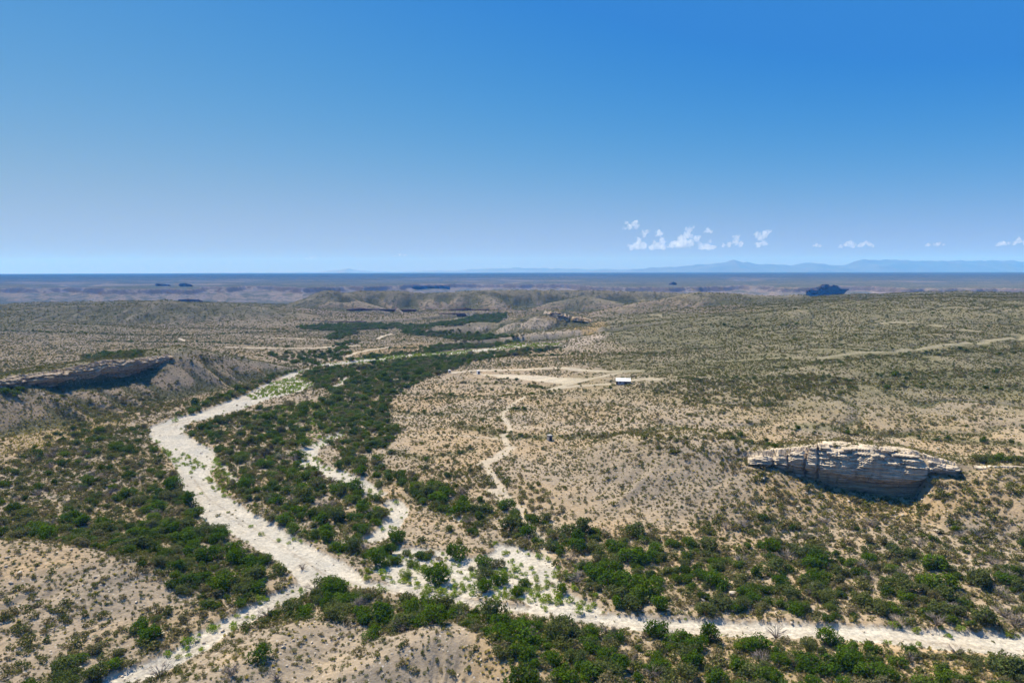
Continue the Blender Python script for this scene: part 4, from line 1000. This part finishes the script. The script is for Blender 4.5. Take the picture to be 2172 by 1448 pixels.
    xx, yy = jitter_grid(2.05, 116, 640, 0.88)          # waist to head high brush between the trees and on the flats
    d = np.zeros(len(xx))
    for a, w, nm in TREES: d = np.maximum(d, a.mask(xx, yy) * dict(left_flat=0.6, slope_foot=0.75, far_bank=0.8, near_bank=0.75, track=0.65, island=0.5, left_bank=0.7, middle=0.7, gravel=0.2, corridor=0.35, far_green=0.3).get(nm, 0.5))
    d = np.maximum(d, amask(BRUSH, xx, yy) * 0.62)
    n2 = fbm(xx / 11, yy / 11, 3, 94)
    w_ = wash_mask(xx, yy); rd_ = np.maximum(amask(ROADS, xx, yy), amask(TRAILS, xx, yy))
    k = rng.uniform(0, 1, len(xx)) < (np.clip(d * (0.8 + 1.3 * n2), 0, 1) + 0.03) * (1 - sstep(0.15, 0.5, w_) * 0.97) * (1 - rd_)
    k &= ~((yy < 300) & ((WASH[0].mask(xx * 1.016, yy * 1.016) > 0.6) | (WASH[1].mask(xx * 1.016, yy * 1.016) > 0.6)))
    P.append(np.stack([xx[k], yy[k], xx[k] * 0, np.clip(rng.lognormal(0.58, 0.28, k.sum()), 1.1, 3.2)], 1))
    P = np.concatenate(P)
    P[:, 2] = ground_z(P[:, 0], P[:, 1]) - 0.05
    u, v = pixel(P[:, 0], P[:, 1], P[:, 2])
    vis = (u > -5) & (u < 2177) & (v < 1452)
    dm = np.zeros(len(P)); 
    near = P[:, 1] < 260
    for a, w, nm in TREES:
        dm[near] = np.maximum(dm[near], a.mask(P[near, 0], P[near, 1]) * (w > 0.4))
    size = P[:, 3] / np.hypot(P[:, 0], P[:, 1]) * vis * np.where(dm > 0.5, 0.6, 1)
    ind = np.argsort(-size)[:300]
    rest = np.setdiff1d(np.arange(len(P)), ind)
    def sreg(u, v):
        if u < 460 and v < 1330: return 'on the sandy hillside left of the dirt track'
        if u < 330: return 'in the bottom left corner on yellow sandy ground'
        if u < 760: return 'on the bare sandy mound right of the dirt track'
        if u < 1130 and v > 1325: return 'on the pale mound at the bottom centre'
        if v > 1340: return 'on bare sand between the trees below the wash'
        return 'on open stony ground above the wash'
    for i in ind:
        o = bpy.data.objects.new('desert_shrub', shrub_mesh[i % SHR]); COL.objects.link(o)
        o.location = P[i, :3]; o.rotation_euler = (0, 0, random.uniform(0, 6.28)); o.scale = (P[i, 3],) * 3
        w_ = sreg(u[i], v[i]); b_ = 'larger' if P[i, 3] > 1.75 else 'small'
        tag(o, f'{b_} olive shrub {w_}', 'shrub', f'{b_} olive shrubs {w_}')
    q = P[rest]; sc2 = np.stack([q[:, 3] * rng.uniform(0.85, 1.2, len(q)), q[:, 3] * rng.uniform(0.85, 1.2, len(q)), q[:, 3] * rng.uniform(0.75, 1.15, len(q))], 1)
    scatter_stuff('desert_scrub', shrub_mesh, q[:, :3], sc2, '')
    # ---- bright seep willow along and in the channels
    xx, yy = jitter_grid(1.9, 150, 900)
    w_ = wash_mask(xx, yy); core = WASH[0].mask(xx, yy)
    n2 = fbm(xx / 8, yy / 8, 3, 86)
    edge = w_ * (1 - w_) * 4
    islands = amask(LIME, xx, yy)
    dn = 0.7 * edge * (0.45 + 1.2 * n2) + islands * (0.62 + 0.9 * n2) + 0.006 * core
    dn += amask(LIME2, xx, yy) * (0.34 + 0.9 * n2)
    k = rng.uniform(0, 1, len(xx)) < np.clip(dn, 0, 0.9)
    xx, yy = xx[k], yy[k]; zz = ground_z(xx, yy) - 0.05
    sz = np.clip(rng.lognormal(-0.05, 0.3, len(xx)), 0.4, 2)
    u, v = pixel(xx, yy, zz); size = sz / np.hypot(xx, yy) * ((u > 0) & (u < 2172) & (v < 1448))
    ind = np.argsort(-size)[:220]
    rest = np.setdiff1d(np.arange(len(xx)), ind)
    cr = core
    for i in ind:
        o = bpy.data.objects.new('seepwillow_bush', lime_mesh[i % 4]); COL.objects.link(o)
        o.location = (xx[i], yy[i], zz[i]); o.rotation_euler = (0, 0, random.uniform(0, 6.28)); o.scale = (sz[i],) * 3
        w2 = ('along the dirt track edge' if u[i] < 620 and v[i] > 1240 else 'on the edge of the wide wash at left' if u[i] < 720 else 'on the white gravel flat beside the wash' if u[i] < 1300 and v[i] < 1305 else 'along the bank of the straight wash')
        b_ = 'bushy' if sz[i] > 1.1 else 'small'
        tag(o, f'{b_} yellow green bush {w2}', 'bush', f'{b_} yellow green bushes {w2}')
    scatter_stuff('seepwillow_thicket', lime_mesh, np.stack([xx, yy, zz], 1)[rest], np.stack([sz] * 3, 1)[rest], '')
    # ---- dry grass
    xx, yy = jitter_grid(1.4, 115, 420)
    n2 = fbm(xx / 6, yy / 6, 3, 88); yl = amask(YELLOW, xx, yy)
    k = rng.uniform(0, 1, len(xx)) < np.clip(0.06 + 0.5 * yl + 0.35 * n2, 0, 0.7) * (1 - sstep(0.1, 0.4, wash_mask(xx, yy)))
    xx, yy = xx[k], yy[k]
    scatter_stuff('dry_grass', grass_mesh, np.stack([xx, yy, ground_z(xx, yy)], 1), np.stack([rng.uniform(0.6, 1.3, len(xx))] * 3, 1), '')
    # ---- loose stones along the channel banks and on the slopes
    xx, yy = jitter_grid(1.7, 120, 420)
    w_ = wash_mask(xx, yy); n2 = fbm(xx / 10, yy / 10, 3, 89)
    k = rng.uniform(0, 1, len(xx)) < np.clip(0.35 * (w_ * (1 - w_) * 4) + 0.05 + 0.12 * n2 + 0.22 * amask(SANDY, xx, yy), 0, 0.6)
    xx, yy = xx[k], yy[k]
    scatter_stuff('loose_stones', rock_mesh, np.stack([xx, yy, ground_z(xx, yy)], 1), np.stack([np.clip(rng.lognormal(-0.9, 0.45, len(xx)), 0.15, 1.3)] * 3, 1), '')
SANDY = [D([(0,1150),(150,1170),(300,1200),(420,1270),(300,1310),(150,1290),(0,1260)], 3, 4), D([(430,1440),(520,1380),(620,1320),(720,1330),(800,1390),(1000,1335),(1100,1400),(1100,1448),(900,1600),(430,1600)], 2, 3)]
LIME = [D([(600,800),(640,795),(668,815),(620,830),(540,845),(520,838),(570,815)], 1.5, 4), D([(438,1000),(456,972),(478,990),(488,1048),(470,1046),(448,1026)], 1, 2), D([(760,1205),(830,1215),(960,1245),(960,1262),(850,1240),(760,1222)], 1, 3), D([(1060,1245),(1180,1255),(1280,1285),(1160,1282),(1050,1268)], 1.5, 4),
        D([(380,955),(420,968),(450,975),(400,1000)], 1.5, 3), D([(320,925),(345,935),(400,985),(370,985)], 1.5, 3)]
BRUSH = [D([(1450,1150),(1600,1010),(1760,1040),(1950,1065),(2172,1010),(2400,1010),(2400,1230),(2172,1220),(1800,1180)], 6, 12), D([(1290,925),(1450,918),(1600,960),(1560,1010),(1400,960)], 6, 10), D([(0,1260),(120,1280),(300,1350),(200,1448),(0,1448)], 4, 6),
         D([(1340,820),(1500,805),(1800,800),(1800,840),(1600,870),(1450,850)], 8, 12), D([(1000,985),(1120,1010),(1200,1100),(1080,1080)], 5, 8), D([(100,850),(330,830),(420,850),(330,880),(150,900)], 5, 8)]
LIME2 = [D([(620,850),(700,850),(720,930),(640,935),(560,900),(480,900),(540,890)], 3, 6), D([(1060,730),(1120,727),(1185,729),(1170,735),(1060,742)], 5, 14), D([(760,760),(1000,742),(1000,750),(760,772)], 3, 6), D([(800,1180),(1200,1200),(1260,1275),(900,1250)], 3, 6), D([(655,1120),(760,1160),(770,1190),(660,1150)], 2, 4)]
plant_all()

# ---- the few bushes out on the open wash
LONE = [(483,1080,1.7,'small green bush alone near the left part of the white wash, highest of the row'),(531,1110,2.2,'flat green bush on the open white wash, second of the row'),(553,1127,2.6,'wide green bush on the open white wash, middle of the row'),
        (588,1140,2.4,'round green bush on the open white wash, second from the lower end of the row'),(625,1138,2.8,'broad green bush at the lower end of the row near the bank of the wash'),(752,1236,1.4,'tiny dark bush on the wash right of the track mouth'),(2014,1345,2.4,'lone yellow green bush at the far edge of the straight wash at right')]
for (pu, pv, w, lab), q in zip(LONE, W([(d[0], d[1]) for d in LONE])):
    o = bpy.data.objects.new('seepwillow_bush', lime_mesh[int(pu) % 4]); COL.objects.link(o)
    o.location = (q[0], q[1], ground_z(*q)[0] - 0.05); o.scale = (w / 1.9, w / 1.9, w / 2.3)
    tag(o, lab, 'bush')

# ---- leafless grey bushes
DEADS = [(490,1432,1.3,'leafless dark bush at the front of the bare sandy mound'),(1645,1350,1.6,'tall leafless bush standing out against the right part of the wash'),(640,1200,1.0,'thin leafless bush at the tip of the left wood beside the wash'),
         (1720,1425,1.2,'grey leafless bush on the sand near the bottom edge'),(585,1440,0.9,'small leafless bush on the sandy mound by the bottom edge'),(760,1290,1.2,'pale dead tree inside the thicket below the wash junction'),(1930,1405,1.1,'grey leafless bush in the thick growth below the wash'),(1330,1190,1.3,'grey leafless bush in the belt under the right slope')]
for (pu, pv, s, lab), q in zip(DEADS, W([(d[0], d[1]) for d in DEADS])):
    i = random.randrange(3)
    o = bpy.data.objects.new('dead_bush', dead_mesh[i]); COL.objects.link(o)
    o.location = (q[0], q[1], ground_z(*q)[0] - 0.05); o.rotation_euler = (0, 0, random.uniform(0, 6)); o.scale = (s, s, s)
    tag(o, lab, 'dead bush')
gx, gy = jitter_grid(9.0, 125, 330)
dm = np.zeros(len(gx)); rg = np.full(len(gx), '', dtype=object)
for a, w, nm in TREES:
    q = a.mask(gx, gy) * (nm in ('far_bank', 'near_bank', 'left_flat', 'slope_foot', 'middle', 'island')); m = q > dm; dm[m] = q[m]; rg[m] = nm
ok = (rng.uniform(0, 1, len(gx)) < dm * 0.3) & (wash_mask(gx, gy) < 0.1)
gx, gy, rg = gx[ok], gy[ok], rg[ok]; gz = ground_z(gx, gy); gu, gv = pixel(gx, gy, gz)
DW = dict(far_bank='in the tree belt above the straight wash', near_bank='among the trees below the wash', left_flat='on the brushy flat below the mesa slope', slope_foot='on the slope foot below the layered cliff', middle='in the belt above the gravel flat', island='on the wooded island between the channels')
for i in range(len(gx)):
    if not (0 < gu[i] < 2172 and gv[i] < 1450): continue
    o = bpy.data.objects.new('dead_bush', dead_mesh[i % 3]); COL.objects.link(o); k = random.uniform(0.8, 1.5)
    o.location = (gx[i], gy[i], gz[i] - 0.05); o.rotation_euler = (0, 0, random.uniform(0, 6)); o.scale = (k * 1.25, k * 1.25, k)
    tag(o, 'grey leafless brush ' + DW[rg[i]], 'dead bush', 'grey leafless brush ' + DW[rg[i]])
# ---- single boulders
BOUL = [(1618,1018,2.4,'pale boulder on the slope under the left end of the layered cliff'),(1695,1010,2.8,'cracked boulder at the foot of the layered cliff gully'),(1985,1130,2.6,'pale flat boulder on the slope below the cliff at right'),(2030,1128,1.6,'small pale boulder beside the flat one at right'),
        (1552,1262,2.4,'white boulder between trees above the straight wash'),(1490,1275,1.6,'small white boulder in the trees above the wash'),(1895,1088,1.4,'white stone on the grassy slope under the cliff'),(1845,1362,1.7,'flat white boulder at the near edge of the wash'),
        (1855,1040,2.0,'pale boulder in the shadow at the foot of the cliff'),(470,1330,1.3,'pale rock on the dirt track'),(415,1352,1.2,'small pale rock on the left verge of the dirt track')]
for (pu, pv, s, lab), q in zip(BOUL, W([(d[0], d[1]) for d in BOUL])):
    o = bpy.data.objects.new('boulder', random.choice(rock_mesh)); COL.objects.link(o)
    o.location = (q[0], q[1], ground_z(*q)[0] + 0.1 * s); o.rotation_euler = (0, 0, random.uniform(0, 6)); o.scale = (s, s, s * 0.8)
    tag(o, lab, 'boulder')

for lo, hi, top, bot, n_, lab, grp in ((1610, 1990, 985, 1095, 46, 'fallen pale block on the slope under the layered cliff', 'fallen blocks under the layered cliff'), (60, 350, 800, 870, 26, 'fallen block on the shaded slope under the long cliff at left', 'fallen blocks under the long cliff at left')):
    us = rng.uniform(lo, hi, n_); vs = rng.uniform(0, 1, n_) ** 1.6 * (bot - top) + top
    for q in at(us, vs):
        if lo > 1000 and q[1] > 246: continue
        o = bpy.data.objects.new('boulder', random.choice(rock_mesh)); COL.objects.link(o); k = random.uniform(0.5, 1.7)
        o.location = (q[0], q[1], ground_z(*q)[0] + 0.08 * k); o.rotation_euler = (0, 0, random.uniform(0, 6)); o.scale = (k, k, k * 0.75)
        tag(o, lab, 'boulder', grp)

# ------------------------------------------------------------------ the shed and the small huts
ROOF = plain_material('white_metal_roof', (0.47, 0.47, 0.46), 0.5, 0.06, 0.6)
WALL = plain_material('grey_metal_wall', (0.30, 0.31, 0.35), 0.6, 0.2, 0.8)
DARK = plain_material('dark_opening', (0.03, 0.03, 0.035), 0.8)
WHITE = plain_material('white_board', (0.62, 0.62, 0.62), 0.7, 0.1)
GREYB = plain_material('weathered_board', (0.26, 0.25, 0.24), 0.8, 0.2)
def build_shed():
    q = W([(1322, 815)])[0]
    root = empty('shed', (q[0], q[1] + 1.0, ground_z(q[0], q[1])[0]), math.radians(-9))
    w, dp, h = 5.1, 2.9, 2.8
    part = lambda nm, bl, m, par=root: link(nm, fast_mesh(nm, *boxes(bl)), m, par)
    # open sided metal barn: closed left bay, open right bay on posts
    V = [(-w, -dp - .4, h - .55), (w, -dp - .4, h - .55), (w, dp + .4, h + .75), (-w, dp + .4, h + .75)]
    V += [(a, b, c + .14) for a, b, c in V]
    link('roof', fast_mesh('roof', V, [(3,2,1,0),(4,5,6,7),(0,1,5,4),(1,2,6,5),(2,3,7,6),(3,0,4,7)]), ROOF, root)
    wl = part('wall', [(-w + .3, 0.6, -dp, -dp + .15, 0, h - .62), (-w + .3, -w + .45, -dp + .15, dp, 0, h - .1), (-w + .45, w - .3, dp - .15, dp, 0, h + .5), (0.45, 0.6, -dp + .15, dp - .15, 0, h - .3)], WALL)
    part('window', [(-2.6, -1.6, -dp - .04, -dp - .003, 1.1, 2.0)], DARK)
    part('door', [(-4.7, -3.7, -dp - .05, -dp - .003, 0.02, 2.1)], DARK)
    for px in (2.3, w - .4):
        part('post', [(px, px + .2, -dp, -dp + .2, 0, h - .6)], GREYB)
    tag(root, 'long shed with a white sloping metal roof on the low rise', 'shed')
build_shed()
def build_hut(pu, pv, w, h, wall_m, lab, dark_side=True):
    q = W([(pu, pv)])[0]
    root = empty('hut', (q[0], q[1], ground_z(q[0], q[1])[0]), math.radians(28))
    part = lambda nm, bl, m: link(nm, fast_mesh(nm, *boxes(bl)), m, root)
    a = w / 2
    part('wall', [(-a, a, -a, a, 0.15, h)], wall_m)
    part('roof', [(-a - .15, a + .15, -a - .15, a + .15, h + .003, h + .16)], WHITE if wall_m is WHITE else GREYB)
    part('base', [(-a - .05, a + .05, -a - .05, a + .05, -0.6, 0.147)], GREYB)
    part('door', [(-a * .6, a * .75, -a - .05, -a - .003, 0.3, h * .82)], DARK)
    tag(root, lab, 'hut')
build_hut(1165, 934, 2.0, 2.7, GREYB, 'small grey hut with a flat lid on bare ground beside the brushy gully')
build_hut(1014, 793, 2.2, 2.9, WHITE, 'small white hut with a dark doorway on the cleared tan pad')
build_hut(953, 790, 1.8, 2.3, WHITE, 'tiny pale hut at the edge of the dark trees, left end of the cleared pad')

# ------------------------------------------------------------------ mountains beyond the plain
MTN = plain_material('mountain_rock', (0.05, 0.055, 0.045), 0.9, 0.2, 0.002)
def mountain(name, prof, dist, depth, seed, lab):
    us = np.array([p[0] for p in prof], float); vs = np.array([p[1] for p in prof], float)
    n = 420; u = np.linspace(us[0], us[-1], n); v = np.interp(u, us, vs)
    top = np.array([PD(a, b, dist) for a, b in zip(u, v)])
    rough = 30 * fbm(top[:, 0] / 900, top[:, 0] * 0 + seed, 5, seed)
    rough *= np.clip(np.minimum(np.arange(n), n - 1 - np.arange(n)) / 30, 0, 1)
    m = 40; q = np.linspace(-1, 1, m)[:, None]
    X = np.broadcast_to(top[:, 0], (m, n)); Y = dist + q * depth
    Y = np.broadcast_to(Y, (m, n))
    prof_ = np.clip(1 - np.abs(q), 0, 1) ** 1.15
    Z = -55 + (top[:, 2] + rough + 55) * prof_ * (1 + 0.28 * fbm(X / 800, Y / 900, 5, seed + 3) * (np.abs(q) > 0.02))
    Z = np.maximum(Z, -55)
    V = np.stack([X.ravel(), Y.ravel(), Z.ravel()], 1)
    i = (np.arange(m - 1)[:, None] * n + np.arange(n - 1)[None, :]).ravel()
    F = np.stack([i, i + 1, i + 1 + n, i + n], 1)
    o = link(name, fast_mesh(name, V, F, True), MTN); o['kind'] = 'structure'
    return o
mountain('mountains', [(1150,579),(1250,575),(1320,572),(1400,568),(1460,562),(1530,559),(1555,554),(1575,557),(1585,555),(1610,560),(1680,562),(1720,558),(1790,563),(1830,553),(1860,550),(1910,552),(1990,556),(2010,554),(2080,553),(2172,555),(2400,553),(2700,565),(2900,578)], 21500, 1800, 91, '')
mountain('mountains', [(360,580),(430,577),(520,577),(660,576),(720,572),(740,569),(760,573),(840,576),(1000,571),(1100,568),(1250,570),(1400,574),(1500,579)], 25000, 1600, 95, '')

# ------------------------------------------------------------------ clouds
def cloud_material():
    m, nt, out = mat('cloud_vapour')
    pv = nt.nodes.new('ShaderNodeVolumePrincipled')
    pv.inputs['Color'].default_value = (1, 1, 1, 1); pv.inputs['Density'].default_value = 0.0008; pv.inputs['Anisotropy'].default_value = 0.2
    pv.inputs['Absorption Color'].default_value = (1, 1, 1, 1)
    nt.links.new(pv.outputs[0], out.inputs['Volume'])
    return m
CLOUDM = cloud_material()
CLOUD_D = 56000.0
tex = bpy.data.textures.new('cloud_billows', 'CLOUDS'); tex.noise_scale = 420; tex.noise_depth = 4
tex2 = bpy.data.textures.new('cloud_curls', 'CLOUDS'); tex2.noise_scale = 150; tex2.noise_depth = 3
def cloud(puffs, lab, base=None):
    """heaped puffs melted into one body with a curled top and a level base"""
    import bmesh
    bm = bmesh.new()
    pts = [PD(u, v, CLOUD_D) for u, v, r in puffs]
    c = np.mean(np.array(pts), 0)
    g = random.Random(len(lab) + int(puffs[0][0]))
    for (u, v, r), p in zip(puffs, pts):
        rad = r / FPX * CLOUD_D
        for k in range(4):
            rk = rad * (0.8 if k == 0 else g.uniform(0.3, 0.6))
            off = (0, 0, 0) if k == 0 else (g.uniform(-0.9, 0.9) * rad, g.uniform(-0.9, 0.9) * rad, g.uniform(-0.4, 0.8) * rad)
            bmesh.ops.create_icosphere(bm, subdivisions=3, radius=rk, matrix=Matrix.Translation([p[j] - c[j] + off[j] for j in range(3)]))
    me = bpy.data.meshes.new('cloud'); bm.to_mesh(me); bm.free()
    o = link('cloud', me, CLOUDM); o.location = c
    rm = o.modifiers.new('merge', 'REMESH'); rm.mode = 'VOXEL'; rm.voxel_size = 32
    for tx_, st_ in ((tex, 420), (tex2, 260)):
        dp = o.modifiers.new('billow', 'DISPLACE'); dp.texture = tx_; dp.strength = st_; dp.mid_level = 0.55; dp.texture_coords = 'GLOBAL'
    bpy.context.view_layer.update()
    m2 = bpy.data.meshes.new_from_object(o.evaluated_get(bpy.context.evaluated_depsgraph_get()))
    V = np.zeros(len(m2.vertices) * 3, np.float32); m2.vertices.foreach_get('co', V); V = V.reshape(-1, 3)
    zb = PD(puffs[0][0], base, CLOUD_D)[2] - c[2] if base else np.percentile(V[:, 2], 6)
    V[:, 2] = np.where(V[:, 2] < zb, zb + (V[:, 2] - zb) * 0.12, V[:, 2])
    m2.vertices.foreach_set('co', V.ravel()); m2.update()
    o.modifiers.clear(); o.data = m2; m2.name = 'cloud'
    if not m2.materials: m2.materials.append(CLOUDM)
    tag(o, lab, 'cloud')
cloud([(1326,486,7),(1336,481,9),(1345,475,9),(1350,483,6)], 'small white cloud floating highest, alone above the left end of the cloud row')
cloud([(1340,525,9),(1352,522,10),(1364,523,10),(1356,510,8),(1366,498,8),(1372,492,6)], 'leftmost low puff cloud of the row over the mountains', 532)
cloud([(1384,525,9),(1396,522,10),(1408,524,9),(1405,512,9),(1398,496,9),(1392,491,6)], 'puffy cloud with a knob on top, second in the row', 531)
cloud([(1424,522,9),(1436,518,11),(1450,516,13),(1464,516,11),(1478,508,8),(1456,500,11),(1462,489,9),(1446,505,9)], 'largest heaped cloud of the row with the tallest tower', 529)
cloud([(1489,525,9),(1500,522,10),(1510,525,8)], 'low round cloud right of the largest heaped one', 531)
cloud([(1502,490,8),(1509,494,6)], 'small round cloud hanging above the low round one')
cloud([(1535,521,7),(1547,519,9),(1560,515,9),(1571,519,7),(1564,503,8)], 'broad low cloud with one raised end in the right half of the row', 526)
cloud([(1608,520,8),(1620,518,9),(1613,505,9),(1624,498,9),(1632,493,7),(1607,497,6)], 'upright cloud at the right end of the main row', 526)
cloud([(1724,522,5),(1732,521,6),(1740,523,5)], 'thin small cloud midway between the row and the right clouds', 525)
cloud([(1784,524,6),(1794,521,7),(1804,517,7),(1808,522,6)], 'left one of two low clouds over the high mountain', 527)
cloud([(1820,524,6),(1831,521,7),(1843,519,7),(1850,523,5)], 'right one of two low clouds over the high mountain', 526)
cloud([(1970,522,5),(1980,520,5),(1990,519,6),(2000,522,5)], 'flat small cloud over the right mountains', 524)
cloud([(2118,521,6),(2126,518,7),(2133,521,5)], 'round small cloud near the right edge of the sky', 524)
cloud([(2154,518,7),(2164,514,8),(2174,517,8)], 'last small cloud cut by the right edge of the sky', 522)
cloud([(650,548,3),(660,547,4),(670,548,3)], 'faint tiny cloud low over the left horizon', 550)
cloud([(838,542,3),(848,541,4),(860,542,3)], 'faint thin cloud low over the middle horizon', 544)

# ------------------------------------------------------------------ the air between
def build_haze():
    m, nt, out = mat('haze_air')
    pv = nt.nodes.new('ShaderNodeVolumePrincipled')
    pv.inputs['Color'].default_value = (*HAZE_COLOR, 1); pv.inputs['Density'].default_value = HAZE_DENSITY
    pv.inputs['Absorption Color'].default_value = (1, 1, 1, 1); pv.inputs['Anisotropy'].default_value = 0.0
    nt.links.new(pv.outputs[0], out.inputs['Volume'])
    me = fast_mesh('haze', *boxes([(-27000, 27000, -2000, 27000, -90, 600)]))
    o = link('haze', me, m); o['kind'] = 'stuff'
build_haze()
